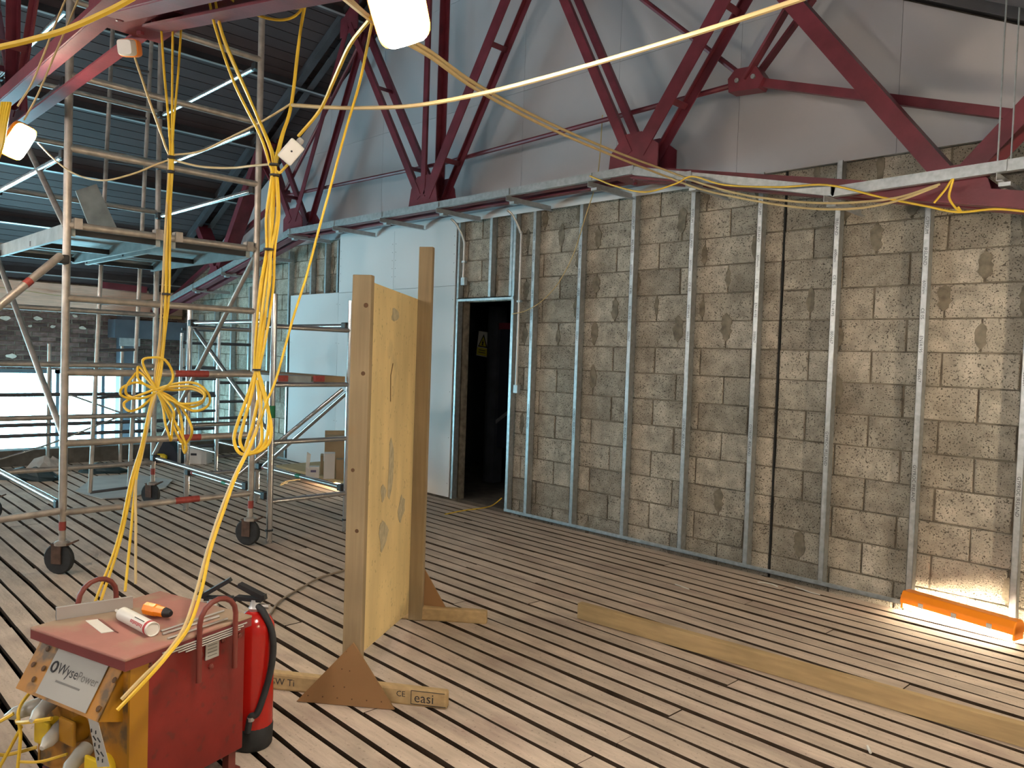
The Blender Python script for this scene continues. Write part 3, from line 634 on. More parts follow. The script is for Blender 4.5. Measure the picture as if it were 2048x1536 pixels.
# ================================================================== TIMBER STAND
fd = V((math.cos(math.radians(36)), math.sin(math.radians(36)), 0)); fn = V((-fd.y, fd.x, 0))
PA = onz(719, 1410); PA.z = 0; PB = onz(815, 1240); PB.z = 0
st = thing('timber_stand', (PA+PB)/2, 'upright plywood panel between two timber posts on cross feet', 'timber stand')
def zat(px, py, P): # height where the pixel ray passes the vertical line over P
    d = ray(px, py); return H + d.z*(depth(P)/F)
na = PA - fd*.0; post_w, post_t = .088, .042
n0 = PA - fd*post_w
zt1 = zat(715, 552, n0); ztp_a = zat(737, 566, PA); ztp_b = zat(838, 600, PB); zb_a = zat(714, 1306, PA); zb_b = zat(806, 1224, PB); zt2 = zat(851, 497, PB)
axs = (fd, fn, Z_)
c = n0 + fd*(post_w/2) + fn*(post_t/2+.0)
p1 = obj('post', MB().box((c.x, c.y, (zt1+.0)/2), (post_w, post_t, zt1), axs), 'timber', st, bevel=.004)
for (u, v, s_) in ((.25, 1.78, .011), (.2, 1.48, .01), (-.2, 1.05, .009), (.1, .78, .009)): 
    q = c + fd*(u*post_w) - fn*(post_t/2+.0004); obj('knot', MB().lathe((q.x, q.y, v), -fn, [(s_, 0), (s_*.8, .0008)], 10), 'knot', p1)
c2 = PB + fd*(post_w/2) + fn*(post_t/2)
p2 = obj('post', MB().box((c2.x, c2.y, zt2/2), (post_w*.95, post_t, zt2), axs), 'timber', st, bevel=.004)
# plywood between
pd = (PB-PA).normalized(); pn = V((pd.y, -pd.x, 0))
q0 = PA + fn*post_t*.35; q1 = PB + fd*.004
ply = obj('plywood_panel', MB().prism([(q0.x, q0.y, zb_a), (q1.x, q1.y, zb_b), (q1.x, q1.y, ztp_b), (q0.x, q0.y, ztp_a)], -pn*.018), 'ply', st)
obj('frame_batten', MB().bar(V((q0.x, q0.y, zb_a))-pn*.042+fn*.06, V((q0.x, q0.y, ztp_a))-pn*.042+fn*.06, .045, .045), 'timber', st)
for (u, v, sx_, sz_) in ((.45, .46, .085, .14), (.30, .40, .06, .04), (.33, .27, .11, .07), (.72, .30, .08, .07), (.45, .93, .12, .03)):
    q = q0.lerp(q1, u) + pn*.0012; zc = zb_a + (ztp_a-zb_a)*v
    obj('scuff', MB().prism([q + pd*(sx_*math.cos(a)*(1+.35*math.sin(2.3*a+u*9))) + Z_*(zc+sz_*math.sin(a)*(1+.25*math.cos(3*a)) - q.z) for a in [i*.4488 for i in range(14)]], pn*.0006), mat('scuff', (.44, .38, .25), .85, var=.25, scale=25), ply)
obj('crack_line', MB().tube([q0.lerp(q1, .42)+pn*.002+Z_*(ztp_a-.36), q0.lerp(q1, .38)+pn*.002+Z_*(ztp_a-.42), q0.lerp(q1, .39)+pn*.002+Z_*(ztp_a-.55)], .002, 5), 'knot', ply)
# feet
fa = onz(470, 1371); fa.z = 0; fb = onz(893, 1421); fb.z = 0; fdir = (fb-fa).normalized(); fnn = V((-fdir.y, fdir.x, 0)); FH, FT = .082, .045
f1 = obj('foot', MB().box((fa+fb)/2 + fnn*(FT/2) + Z_*(FH/2), ((fb-fa).length, FT, FH), (fdir, fnn, Z_)), 'timber_h', st, bevel=.012)
fo = lambda u, z_, o=.0008: fa + fdir*u - fnn*o + Z_*z_
Lf = (fb-fa).length
text_part('printed_mark', 'easi', fo(Lf-.152, .022), fdir, Z_, .062, 'ink', f1, .0003)
text_part('printed_mark', 'CE', fo(Lf-.235, .04), fdir, Z_, .036, 'ink', f1, .0003); text_part('printed_mark', 'BSW Ti', fo(.155, .028), fdir, Z_, .045, 'ink', f1, .0003)
for (a, b) in (((Lf-.165, .012), (Lf-.004, .012)), ((Lf-.165, .072), (Lf-.01, .072)), ((Lf-.165, .012), (Lf-.165, .072))):
    obj('printed_frame', MB().bar(fo(*a), fo(*b), .0008, .003, up=Z_ if a[1] == b[1] else fdir), 'ink', f1)
ga = [onz(595, 1402), onz(790, 1419)]; gm = (ga[0]+ga[1])/2
gx = zat(690, 1281, gm)
g1 = obj('gusset', MB().prism([ga[0]-fnn*.002+Z_*.004, ga[1]-fnn*.002+Z_*.004, gm+fdir*.03+Z_*gx-fnn*.002, gm-fdir*.012+Z_*gx-fnn*.002][:3], -fnn*.010), 'hardboard', st)
for i in range(6): 
    q = ga[0].lerp(ga[1], .12+.15*i) - fnn*.0125 + Z_*.035; obj('nail', MB().lathe(q, -fnn, [(.0035, 0), (.003, .0012)], 6), 'knot', g1)
for (u, v) in ((.5, .86), (.46, .58), (.54, .56), (.49, .3), (.38, .3)):
    q = ga[0].lerp(ga[1], u) - fnn*.0125 + Z_*(gx*v); obj('nail', MB().lathe(q, -fnn, [(.0035, 0), (.003, .0012)], 6), 'knot', g1)
ha = onz(640, 1228); ha.z = 0; hb = onz(973, 1250); hb.z = 0; hd = (hb-ha).normalized(); hn = V((-hd.y, hd.x, 0)); ha = hb - hd*.80
ofs = -hn*.0
f2 = obj('foot', MB().box((ha+hb)/2 + hn*(FT/2) + Z_*(FH/2), (.80, FT, FH), (hd, hn, Z_)), 'timber_h', st, bevel=.012)
gc = PB + fd*(post_w/2) + fn*(post_t+.002)
obj('gusset', MB().prism([gc-fd*.22+Z_*.004, gc+fd*.22+Z_*.004, gc+Z_*.36], fn*.010), 'hardboard', st)
# loose timber on the floor
la = onz(1154, 1237); lb = onz(2090, 1509); ld = (lb-la).normalized(); ln_ = V((-ld.y, ld.x, 0)); lb = la + ld*2.9
obj('timber_length', MB().box((la+lb)/2 + ln_*.0235 + Z_*.0485, (2.9, .047, .095), (ld, ln_, Z_)), 'timber_h', label='long sawn timber lying on edge across the plank floor', cat='timber', bevel=.003)

# ================================================================== TRANSFORMER
TZ = .585
TA = V((-2.545, .865, 0)); td = V((math.cos(math.radians(106.2)), math.sin(math.radians(106.2)), 0)); tf = V((-td.y, td.x, 0)); TS, TFW = .515, .52
# local frame: origin TA (front near corner of the lid), td along the red side, tf along the yellow front (to the left)
T3 = lambda u, v, z: TA + td*u + tf*v + Z_*z
tax = (td, tf, Z_)
tr = thing('site_transformer', T3(TS/2, TFW/2, 0), 'red site transformer box with yellow socket front and loop handles', 'transformer')
def tbox(name, u0, u1, v0, v1, z0, z1, mt, parent=None, bevel=0): return obj(name, MB().box(T3((u0+u1)/2, (v0+v1)/2, (z0+z1)/2), (u1-u0, v1-v0, z1-z0), tax), mt, parent or tr, bevel=bevel)
tbox('body', .075, .50, .02, .50, .085, .555, 'red_box', bevel=.004)
tbox('lid', 0, TS, 0, TFW, .575, TZ, 'red_lid', bevel=.004); tbox('lid_rim', .002, TS-.002, .002, TFW-.002, .545, .5755, 'red_rim')
tbox('socket_front', .03, .078, .022, .498, .10, .552, 'yellow_panel')
tbox('front_corner', .028, .095, .012, .022, .10, .55, 'yellow_clean'); tbox('front_corner', .028, .095, .498, .508, .10, .55, 'yellow_clean')
# slanted upper plate
obj('slanted_plate', MB().prism([T3(.035, .05, .545), T3(.035, .50, .545), T3(-.055, .50, .395), T3(-.055, .05, .395)], td*.006), 'yellow_panel', tr)
obj('plate_cheek', MB().prism([T3(.035, .05, .545), T3(-.055, .05, .395), T3(.035, .05, .36)], tf*.004), 'yellow_clean', tr)
sd_ = (T3(-.055, 0, .395)-T3(.035, 0, .545)).normalized(); sn_ = (-tf).cross(-sd_); sn_ = sn_ if sn_.dot(td) < 0 else -sn_
LP = lambda a, b, o=.003: T3(.035, .50-a, .545) + sd_*b + sn_*o
lab = obj('maker_label', MB().prism([LP(.115, .010), LP(.385, .010), LP(.385, .165), LP(.115, .165)], sn_*.002), 'paper', tr)
text_part('label_print', 'Wyse', LP(.163, .088, .0055), -tf, -sd_, .047, 'ink', lab, .0004); text_part('label_print', 'Power', LP(.272, .088, .0055), -tf, -sd_, .040, 'print_grey', lab, .0004)
obj('label_ring', MB().tube([LP(.143+.014*math.cos(a), .073+.016*math.sin(a), .006) for a in [i*.5236 for i in range(13)]], .0035, 5), 'ink', lab)
obj('label_print', MB().prism([LP(.18, .108, .0055), LP(.31, .108, .0055), LP(.31, .114, .0055), LP(.18, .114, .0055)], sn_*.0005), 'print_grey', lab)
for (a, b) in ((.06, .03), (.07, .13), (.44, .05), (.43, .14), (.03, .09), (.09, .09)): obj('bolt_hole', MB().lathe(LP(a, b, .004), sn_, [(.010, 0), (.008, .002)], 8), 'knot', tr)
for (u, v) in ((.46, .045), (.46, .475), (.05, .475), (.05, .045)): tbox('leg', u-.016, u+.016, v-.016, v+.016, 0, .09, 'handle_red')
tbox('skid', .02, .50, .03, .055, .0, .012, 'handle_red')
def loop(v, name='handle', u0=.27, u1=.425, top=.105, z0=.42):
    pts = [T3(u0, v, z0), T3(u0, v, TZ+.035)] + [T3((u0+u1)/2 - (u1-u0)/2*math.cos(a), v, TZ+.035+(top-.035)*math.sin(a)) for a in [math.pi*i/8 for i in range(1, 8)]] + [T3(u1, v, TZ+.035), T3(u1, v, z0)]
    return obj(name, MB().tube(pts, .0095, 10), 'handle_red', tr, smooth=True)
loop(-.012); loop(TFW+.012, u0=.18, u1=.33)
rp = tbox('rating_plate', .318, .375, .012, .0165, .475, .535, 'paper')
for i in range(4): obj('rating_print', MB().box(T3(.346, .0115, .523-.012*i), (.04, .0006, .003), tax), 'print_grey', rp)
for (u, z_) in ((.10, .53), (.395, .525), (.345, .445), (.30, .50), (.47, .52)): obj('bolt', MB().lathe(T3(u, .012+.006, z_), -tf, [(.010, 0), (.009, .006), (.004, .008)], 8), 'handle_red', tr)
# sockets, plugs on the front
for i, (v, z_, c_) in enumerate(((.12, .20, 'yellow_bright'), (.40, .25, 'yellow_bright'), (.26, .29, 'yellow_clean'))):
    s_ = obj('socket', MB().lathe(T3(.03, v, z_), -td, [(.042, 0), (.042, .03), (.036, .045), (.036, .05)], 16), c_, tr, smooth=True)
    obj('socket_cap', MB().box(T3(-.02, v, z_+.005), (.014, .085, .085), tax), c_, s_, bevel=.012)
for i, (v, z_) in enumerate(((.47, .32), (.34, .285), (.22, .235), (.40, .36))):
    d0 = (-td*.85 - tf*(.35 if i != 0 else -.6) - Z_*.25).normalized()
    p_ = obj('cable_plug', MB().lathe(T3(.02, v, z_), d0, [(.026, 0), (.027, .03), (.024, .05), (.022, .085), (.012, .105), (.008, .115)], 14), 'clear_plastic', tr, smooth=True)
ct = T3(-.045, .115, .40)
tg = obj('hand_written_tag', MB().prism([ct, ct-tf*.055-Z_*.012, ct-tf*.115-Z_*.135+td*.0, ct-tf*.055-Z_*.155], -td*.0015), 'paper', tr)
tu = (-tf*.060-Z_*.135).normalized()
tu2 = (-tf*.055+Z_*.012).normalized()
for i in range(5): 
    for j in range(2): q = ct - td*.003 + tu*(.03+.022*i) - tf*.012*1 + (-tf*.022*j) - Z_*.012; obj('tag_scribble', MB().bar(q, q+tu*.012+(-tf)*.010*(1 if i % 2 else -.4), .0008, .004, up=-td), 'ink', tg)
# yellow flex between plugs and floor
def cable(name, pts, r, mt='cable', parent=None, sub=6, n=6, **k): return obj(name, MB().tube(catmull(pts, sub), r, n), mt, parent, smooth=True, **k)
cable('plug_lead', [T3(-.06, .50, .31), T3(-.10, .56, .26), T3(-.10, .585, .19), T3(-.06, .56, .15), T3(.02, .50, .16)], .006, 'cable', tr)
cable('plug_lead', [T3(.0, .49, .38), T3(-.06, .47, .33), T3(-.07, .44, .25), T3(-.09, .42, .14), T3(-.13, .36, .02)], .006, 'cable', tr)
cable('plug_lead', [T3(-.05, .47, .27), T3(-.08, .50, .18), T3(-.12, .53, .08), T3(-.16, .53, .01)], .006, 'cable', tr)
cable('plug_lead', [T3(-.05, .30, .34), T3(-.075, .36, .325), T3(-.075, .44, .30), T3(-.06, .48, .29)], .007, 'cable', tr)
cable('plug_lead', [T3(-.02, .26, .22), T3(-.06, .34, .19), T3(-.08, .42, .175)], .005, 'cable', tr)
# ---- things on the lid
ZL = TZ + .0005
def lid(px, py, h=0): return onz(px, py, ZL+h)
a, b = lid(113, 1241), lid(266, 1217); bd = (b-a).normalized(); bn = V((-bd.y, bd.x, 0)); Lb = (b-a).length; hb_ = .042
ab = thing('aluminium_channel', (a+b)/2, 'short length of aluminium channel standing on edge at the back of the lid', 'aluminium channel')
obj('web', MB().box((a+b)/2 + bn*.003 + Z_*hb_/2, (Lb, .003, hb_), (bd, bn, Z_)), 'alu_bar', ab); obj('flange', MB().box((a+b)/2 + bn*.014 + Z_*(hb_-.0015), (Lb, .008, .003), (bd, bn, Z_)).box((a+b)/2 + bn*.003 + Z_*(hb_+.001), (Lb, .006, .004), (bd, bn, Z_)).box((a+b)/2 + bn*.012 + Z_*.0015, (Lb, .02, .003), (bd, bn, Z_)), 'alu_bar', ab)
obj('lip', MB().box((a+b)/2 + bn*.022 + Z_*(hb_/2), (Lb, .002, hb_), (bd, bn, Z_)), 'alu_bar', ab)
cr_ = .0245
a, b = lid(306, 1259, cr_), lid(246, 1228, cr_); cdv = (b-a).normalized(); a = a + cdv*.0
cl = ((b-a).length)
ctg = thing('sealant_cartridge', (a+b)/2 - Z_*cr_, 'white and red sealant cartridge lying on the lid', 'cartridge')
cb = obj('tube', MB().lathe(a, cdv, [(cr_*.84, .004), (cr_*.94, .0), (cr_, .001), (cr_, cl)], 24), 'white_plastic', ctg, smooth=True)
obj('nozzle', MB().lathe(a+cdv*cl, cdv, [(cr_, 0), (cr_*.9, .006), (cr_*.42, .014), (cr_*.36, .03), (cr_*.25, .034), (cr_*.2, .055)], 20), 'white_plastic', ctg, smooth=True)
obj('red_band', MB().lathe(a+cdv*.012, cdv, [(cr_+.0004, 0), (cr_+.0004, .014)], 24), 'print_red', cb, smooth=True)
vu = (EYE-a).normalized(); vu = (vu - cdv*vu.dot(cdv)).normalized(); vw = cdv.cross(vu)
def on_tube(t, ang): return a + cdv*t + (vu*math.cos(ang)+vw*math.sin(ang))*(cr_+.0006)
for k in range(9):
    t0 = .033+.0095*k; s_ = .85 if k % 3 else 1.0
    ps = [on_tube(t0, -.05), on_tube(t0+.006, -.05), on_tube(t0+.0075, -.55*s_), on_tube(t0+.0015, -.55*s_)]
    obj('print_mark', MB().prism(ps, vu*.0003), 'print_red', cb)
obj('print_mark', MB().prism([on_tube(.035, .42), on_tube(.105, .42), on_tube(.105, .30), on_tube(.035, .30)], vu*.0003), 'ink', cb)
a, b = lid(292, 1216, .027), lid(345, 1228, .024); od = (b-a).normalized()
oc_ = thing('cable_connector', (a+b)/2 - Z_*.02, 'orange plug connector with black end lying on the lid', 'plug')
obj('shell', MB().lathe(a, od, [(.021, 0), (.0235, .002), (.0235, .05), (.021, .055), (.019, .09)], 8), 'orange', oc_, smooth=False, bevel=.002); obj('grip', MB().lathe(a+od*.09, od, [(.018, 0), (.015, .02), (.010, .028)], 12), 'black_metal', oc_, smooth=True)
sw = [lid(171, 1242), lid(196, 1239), lid(229, 1263), lid(203, 1267)]
ps_ = thing('paper_strip', (sw[0]+sw[2])/2, 'white folded strip of card lying near the front of the lid', 'card strip'); obj('strip', MB().prism(sw, Z_*.002), 'paper_white', ps_); obj('dark_backing', MB().prism([lid(196, 1239, .002), lid(204, 1240, .002), lid(237, 1266, .002), lid(229, 1263, .002)], Z_*.002), 'handle_red', ps_)
for i, (p0, p1, k_) in enumerate((((322, 1262), (448, 1221), 'back'), ((325, 1268), (438, 1232), 'middle'), ((335, 1277), (455, 1237), 'front'))):
    obj('steel_rod', MB().tube([lid(*p0, .004), lid(*p1, .004)], .0035 if i != 1 else .0045, 6), 'alu_bar', label='thin steel rod lying along the lid, %s one of three' % k_, cat='rod', group='thin rods on the transformer lid', smooth=True)
rk = thing('rod_bundle', T3(.26, -.02, .52), 'row of bright steel rods pushed behind the loop handle of the red side', 'rods')
for i in range(4): q0_ = T3(.13+.03*i, -.006, .553-.008*i); obj('rod', MB().tube([q0_ + (Z_*.012), T3(.485-.015*i, -.004, .566-.008*i)], .0028, 6), 'alu_bar', rk, smooth=True)

# ================================================================== EXTINGUISHERS
def extinguisher(pos, label, yaw, hh=.50, r=.075, lever=1):
    e = thing('fire_extinguisher', pos, label, 'fire extinguisher', 'fire extinguishers beside the transformer')
    x, y, _ = pos; ux = V((math.cos(yaw), math.sin(yaw), 0))
    obj('base_skirt', MB().lathe((x, y, 0), Z_, [(r*.92, 0), (r*1.0, .01), (r*1.03, .085), (r*1.0, .09)], 24), 'rubber', e, smooth=True)
    obj('cylinder', MB().lathe((x, y, .088), Z_, [(r, 0), (r, hh-.06), (r*.96, hh-.03), (r*.8, hh-.008), (r*.5, hh+.012), (.024, hh+.02)], 28), 'ext_red', e, smooth=True)
    zt = .088+hh+.02
    v_ = obj('valve', MB().lathe((x, y, zt), Z_, [(.022, 0), (.026, .012), (.022, .018), (.018, .045)], 14), 'alu_bar', e, smooth=True)
    obj('outlet', MB().tube([V((x, y, zt+.02)), V((x, y, zt+.02))-ux*.06], .010, 8), 'alu_old', v_, smooth=True)
    o_ = V((x, y, zt+.045))
    obj('carry_handle', MB().bar(o_-ux*.03, o_+ux*.08+Z_*.0, .032, .015).bar(o_+ux*.08+Z_*.002, o_+ux*.088-Z_*.016, .026, .010), 'black_metal', e); obj('squeeze_lever', MB().bar(o_-ux*.035+Z_*.012, o_+ux*.07+Z_*(.07*lever), .030, .016).bar(o_-ux*.035+Z_*.0, o_-ux*.03+Z_*.02, .024, .022), 'black_metal', e)
    return e, zt
E1 = onz(527, 1445); E1 = V((-2.862, 1.458, 0))
e1, zt = extinguisher(tuple(E1), 'bright red fire extinguisher with black hose against the transformer', math.radians(215), .43, .077, .75)
hx = V((math.cos(YAW), math.sin(YAW), 0)); hv = V((math.sin(YAW), -math.cos(YAW), 0))
cable('hose', [E1+Z_*(zt+.025), E1+hx*.045+hv*.03+Z_*(zt+.0), E1+hx*.085+hv*.04+Z_*(zt-.09), E1+hx*.082+hv*.05+Z_*(zt-.22), E1+hx*.045+hv*.075+Z_*(zt-.37), E1+hx*.02+hv*.085+Z_*.15, E1+hx*.01+hv*.088+Z_*.09], .0125, 'rubber', e1, n=10)
obj('hose_ferrule', MB().lathe(E1+hx*.02+hv*.085+Z_*.135, Z_, [(.014, 0), (.014, .015)], 10), 'alu_bar', e1)
E2 = onz(425, 1195, .585); E2 = V((E2.x*1.02, E2.y*1.02, 0))
extinguisher(tuple(E2), 'second fire extinguisher mostly hidden behind the transformer, only its valve showing', math.radians(48), .41, .07, 1.1)

# ================================================================== LAMPS
def bulkhead_lamp(pos, face, up, w_, h_, em, label, back='orange', lit=True, name='site_lamp'):
    face = V(face).normalized(); up = V(up); sd2 = up.cross(face).normalized(); u2 = face.cross(sd2).normalized(); pos = V(pos)
    t = thing(name, pos, label, 'lamp', 'festoon site lamps')
    def rr(sw_, sh_, o, n=20):
        pts = []
        for i in range(n):
            a = 2*math.pi*i/n; c, s = math.cos(a), math.sin(a); e = .38
            pts.append(pos + sd2*(sw_/2*math.copysign(abs(c)**e, c)) + u2*(sh_/2*math.copysign(abs(s)**e, s)) + face*o)
        return pts
    n = 20
    A = rr(w_*.9, h_*.9, -.05); B = rr(w_*1.12, h_*1.07, -.02); C = rr(w_*1.12, h_*1.07, .010)
    f_ = [(i, (i+1) % n, n+(i+1) % n, n+i) for i in range(n)] + [(n+i, n+(i+1) % n, 2*n+(i+1) % n, 2*n+i) for i in range(n)] + [tuple(reversed(range(n))), tuple(range(2*n, 3*n))]
    obj('housing', MB().add(A+B+C, f_), back, t, smooth=True)
    A = rr(w_, h_, .006); B = rr(w_*.97, h_*.97, .03); C = rr(w_*.8, h_*.85, .045)
    obj('diffuser', MB().add(A+B+C, f_), em, t, smooth=True)
    return t
L1 = ony(795, 8, 1.30)
bulkhead_lamp(L1, (EYE-L1).normalized()*.8+V((-.1, .35, -.35)), at(748, -60, depth(L1))-at(800, 90, depth(L1)), .14, .235, 'lamp_main', 'large glaring site lamp hanging at the top centre of the picture')
L2 = ony(36, 282, 1.10)
bulkhead_lamp(L2, V((.55, .10, -.35)), at(52, 240, depth(L2))-at(8, 330, depth(L2)), .11, .19, 'lamp_left', 'glowing site lamp on the left tied below the red truss among yellow cables')
L3 = ony(258, 96, 1.33)
bulkhead_lamp(L3, (EYE-L3).normalized()+V((-.35, -.3, .1)), Z_, .085, .075, 'white_plastic', 'small unlit round ended lamp hanging under the red truss joint', name='unlit_lamp')
bulkhead_lamp((.7, 4.3, 1.6), V((-.7, .3, -.15)), Z_, .13, .22, 'lamp_side', 'site lamp beyond the right edge of the picture near the block wall')
bulkhead_lamp((.2, 1.3, 2.25), V((-.6, .7, -.3)), Z_, .13, .22, 'lamp_side', 'next site lamp along the overhead truss beyond the right edge')
for x_, t_ in ((-10.2, 'far'), (-7.0, 'third'), (-3.8, 'second'), (-.6, 'first')):
    bulkhead_lamp((x_, -2.6, 2.62), V((.0, 1, .05)), Z_, .36, .55, 'rear_fill', 'added unseen fill lamp behind the camera, %s from the near end' % t_)  # unseen lamps added behind the camera for even frontal fill
bulkhead_lamp((-10.2, .7, 2.55), V((-.7, .6, -.35)), Z_, .08, .14, 'lamp_left', 'added unseen lamp beyond the left edge of the picture near the window')  # added out of view to brighten the far timber plate
# orange batten lamp on the floor
ba = onz(1810, 1216); bb = onz(2038, 1284); bd = (bb-ba).normalized(); bn = V((-bd.y, bd.x, 0)); Lb = (bb-ba).length
bl = thing('batten_lamp', (ba+bb)/2, 'orange lit batten lamp lying on the floor at the foot of the block wall', 'lamp')
bc = (ba+bb)/2 + bn*.0; bx = (bd, bn, Z_)
poly = [(-.065, .045), (.065, .045), (.065, .085), (.04, .125), (-.04, .125), (-.065, .085)]
obj('housing', MB().prism([bc - bd*(Lb/2) + bn*u + Z_*v for u, v in poly], bd*Lb), 'orange', bl, bevel=.006)
obj('diffuser', MB().prism([bc - bd*(Lb/2-.02) + bn*u + Z_*v for u, v in [(-.045, .046), (.045, .046), (.035, .004), (-.035, .004)]], bd*(Lb-.04)), 'lamp_batten', bl)
for e in (-1, 1): obj('end_cap', MB().box(bc+bd*(e*(Lb/2-.008))+Z_*.055, (.016, .11, .09), bx), 'orange', bl, bevel=.005)
for q in (-.3, .0, .3): obj('clip', MB().box(bc+bd*(q*Lb)-bn*.066+Z_*.062, (.03, .008, .03), bx), 'grey_plastic', bl)
obj('hanging_eye', MB().tube([bc-bd*(Lb/2)+Z_*.06+V((0, 0, .0))+(-bd*(.012+.012*math.cos(a)))+Z_*(.012*math.sin(a)) for a in [i*.7854 for i in range(9)]], .004, 5), 'yellow_bright', bl)
# second batten lamp under the box board
s2 = thing('batten_lamp', (-7.85, 5.05, 0), 'lit batten lamp on the floor under the board of cartons', 'lamp')
obj('housing', MB().span((-8.1, 5.10, .05), (-7.5, 5.18, .09)), 'orange', s2); obj('diffuser', MB().span((-8.08, 5.105, .02), (-7.52, 5.175, .05)), 'lamp_batten', s2)
for x in (-8.09, -7.51): obj('end_foot', MB().span((x-.01, 5.10, 0), (x+.01, 5.18, .05)), 'orange', s2)

# ================================================================== CARTONS ON A LOW BOARD
BZ = .125
wb = thing('low_board', (-8.2, 5.15, 0), 'low plywood board on timber blocks carrying cartons by the plasterboard', 'board')
pA = onz(598, 963, BZ); pB = onz(720, 962, BZ)
obj('board', MB().span((-9.0, 4.82, BZ-.03), (-7.35, 5.53, BZ)), 'timber_h', wb)
for x in (-8.85, -7.45): obj('block', MB().span((x-.05, 4.9, 0), (x+.05, 5.05, BZ-.03)), 'timber', wb)
def carton(px0, px1, py, h_, dy, mt, label, Z=BZ, nm='carton'):
    a = onz(px0, py, Z); b = onz(px1, py, Z); dr = (b-a).normalized(); nn = V((-dr.y, dr.x, 0)); c = (a+b)/2 + nn*dy/2 + Z_*h_/2
    return obj(nm, MB().box(c, ((b-a).length, dy, h_), (dr, nn, Z_)), mt, label=label, cat='box', group='cartons on the low board', bevel=.002), a, b, dr, nn
o, a, b, dr, nn = carton(611, 638, 956, .125, .12, 'card_white', 'small white carton with a purple printed label on the low board')
obj('printed_label', MB().box((a+b)/2 - nn*.001 + dr*.01 + Z_*.078, (.06, .002, .025), (dr, nn, Z_)), mat('purple_print', (.12, .10, .18), .6), o); obj('open_flap', MB().prism([a+Z_*.125, a+dr*.035+Z_*.10, a+dr*.055+Z_*.27, a+dr*.01+Z_*.30], nn*.003), 'paper_white', o)
carton(647, 669, 958, .29, .16, 'card_white', 'tall plain white carton in the middle of the low board')
carton(672, 700, 958, .22, .15, 'card', 'brown carton at the right end of the low board beside the stand')
bg_ = onz(690, 946, BZ+.24)
c_ = carton(640, 646, 949, .22, .22, 'card', 'thin brown carton leaning between the two white ones')
cr2, a, b, dr, nn = carton(648, 702, 941, .42, .16, 'card', 'tall open torn brown carton at the back of the low board')
obj('lifted_flap', MB().prism([a+nn*.16+Z_*.42, b+nn*.16+Z_*.42, b+nn*.22+Z_*.47, a+nn*.20+Z_*.47], -nn*.004), 'card', cr2)

# ================================================================== FLOOR CLUTTER
p = onz(235, 985); sh = thing('bent_sheet', (p.x, p.y, 0), 'pale warped sheet lying on the planks behind the castor tower', 'sheet')
poly = [onz(*q) for q in ((150, 985), (205, 1000), (262, 997), (330, 978), (345, 962), (262, 950), (190, 955))]
obj('sheet', MB().prism([q+Z_*.006 for q in poly], Z_*.01), 'sheet_grey', sh)
def heap(px, py, w_, h_, mt, nm, label, cat, seed=1, dp=.3):
    c = onz(px, py); rg = random.Random(seed); vs = []; fs = []; n = 12
    for i, (rr_, zz) in enumerate(((1, 0), (.92, .35), (.6, .8), (.2, 1.0))):
        for j in range(n): a = 2*math.pi*j/n; k_ = rr_*(1+rg.uniform(-.22, .22)); vs.append(c + hx*(w_/2*k_*math.cos(a)) + hv*(dp/2*k_*math.sin(a)) + Z_*max(0, h_*zz*(1+rg.uniform(-.2, .2))*(i > 0)))
    for i in range(3):
        for j in range(n): fs.append((i*n+j, i*n+(j+1) % n, (i+1)*n+(j+1) % n, (i+1)*n+j))
    fs += [tuple(range(3*n, 4*n)), tuple(reversed(range(n)))]
    return obj(nm, MB().add(vs, fs), mt, label=label, cat=cat)
heap(60, 958, .75, .12, 'tarp', 'crumpled_tarp', 'crumpled dark teal tarp by the kerb below the window', 'tarp', 3, .35)
heap(205, 944, .6, .10, 'tarp', 'crumpled_tarp', 'smaller dark crumpled sheeting right of the tarp along the kerb', 'tarp', 4, .3)
heap(95, 942, .5, .16, 'sheet_grey', 'rubble_bag', 'dusty pale sack slumped against the kerb', 'bag', 5, .3)
c = onz(330, 926); tl = thing('tool_bag', (c.x, c.y, 0), 'tall dark navy tool bag with yellow inside standing by the far tower', 'bag')
obj('bag', MB().prism([c-hx*.24, c+hx*.22, c+hx*.12+Z_*.22, c-hx*.02+Z_*.34, c-hx*.10+Z_*.34], -hv*.18), 'navy', tl, bevel=.01); obj('yellow_tool', MB().lathe(c-hx*.05+hv*.03+Z_*.08, hx, [(.03, -.07), (.05, -.04), (.05, .04), (.03, .08)], 10), 'yellow_bright', tl)
o = onz(398, 926); hw = obj('white_carton', MB().box(o+Z_*.10, (.28, .22, .20), (hx, hv, Z_)), 'card_white', label='pale carton on the floor behind the tool bag', cat='box', bevel=.003); obj('hand_hole', MB().box(o+hv*.111+Z_*.13-hx*.03, (.08, .002, .03), (hx, hv, Z_)), 'ink', hw)
for i, (q, w_, lb_) in enumerate((([(1515, 1166), (1530, 1167), (1545, 1170), (1555, 1175)], .004, 'curl of pale packing strap on the planks near the floor track'), ([(1350, 1170), (1362, 1174), (1378, 1180)], .004, 'thin pale sliver on the planks left of the strap'), ([(1735, 1495), (1741, 1508)], .006, 'small white paper scrap in the plank gap at bottom right'), ([(1590, 1175), (1620, 1186), (1640, 1191)], .0035, 'pale wood splinter on the planks by the stud foot'))):
    obj('floor_scrap', MB().tube([onz(x, y)+Z_*.006 for x, y in q], w_, 5), 'paper_white', label=lb_, cat='scrap', group='scraps on the floor')
cable('floor_cable', [onz(540, 1232)+Z_*.01, onz(560, 1205)+Z_*.01, onz(600, 1180)+Z_*.01, onz(640, 1158)+Z_*.01, onz(690, 1143)+Z_*.01, onz(760, 1120)+Z_*.01], .0075, 'cable_grey', label='brown dusty cable running on the floor behind the timber stand', cat='cable')
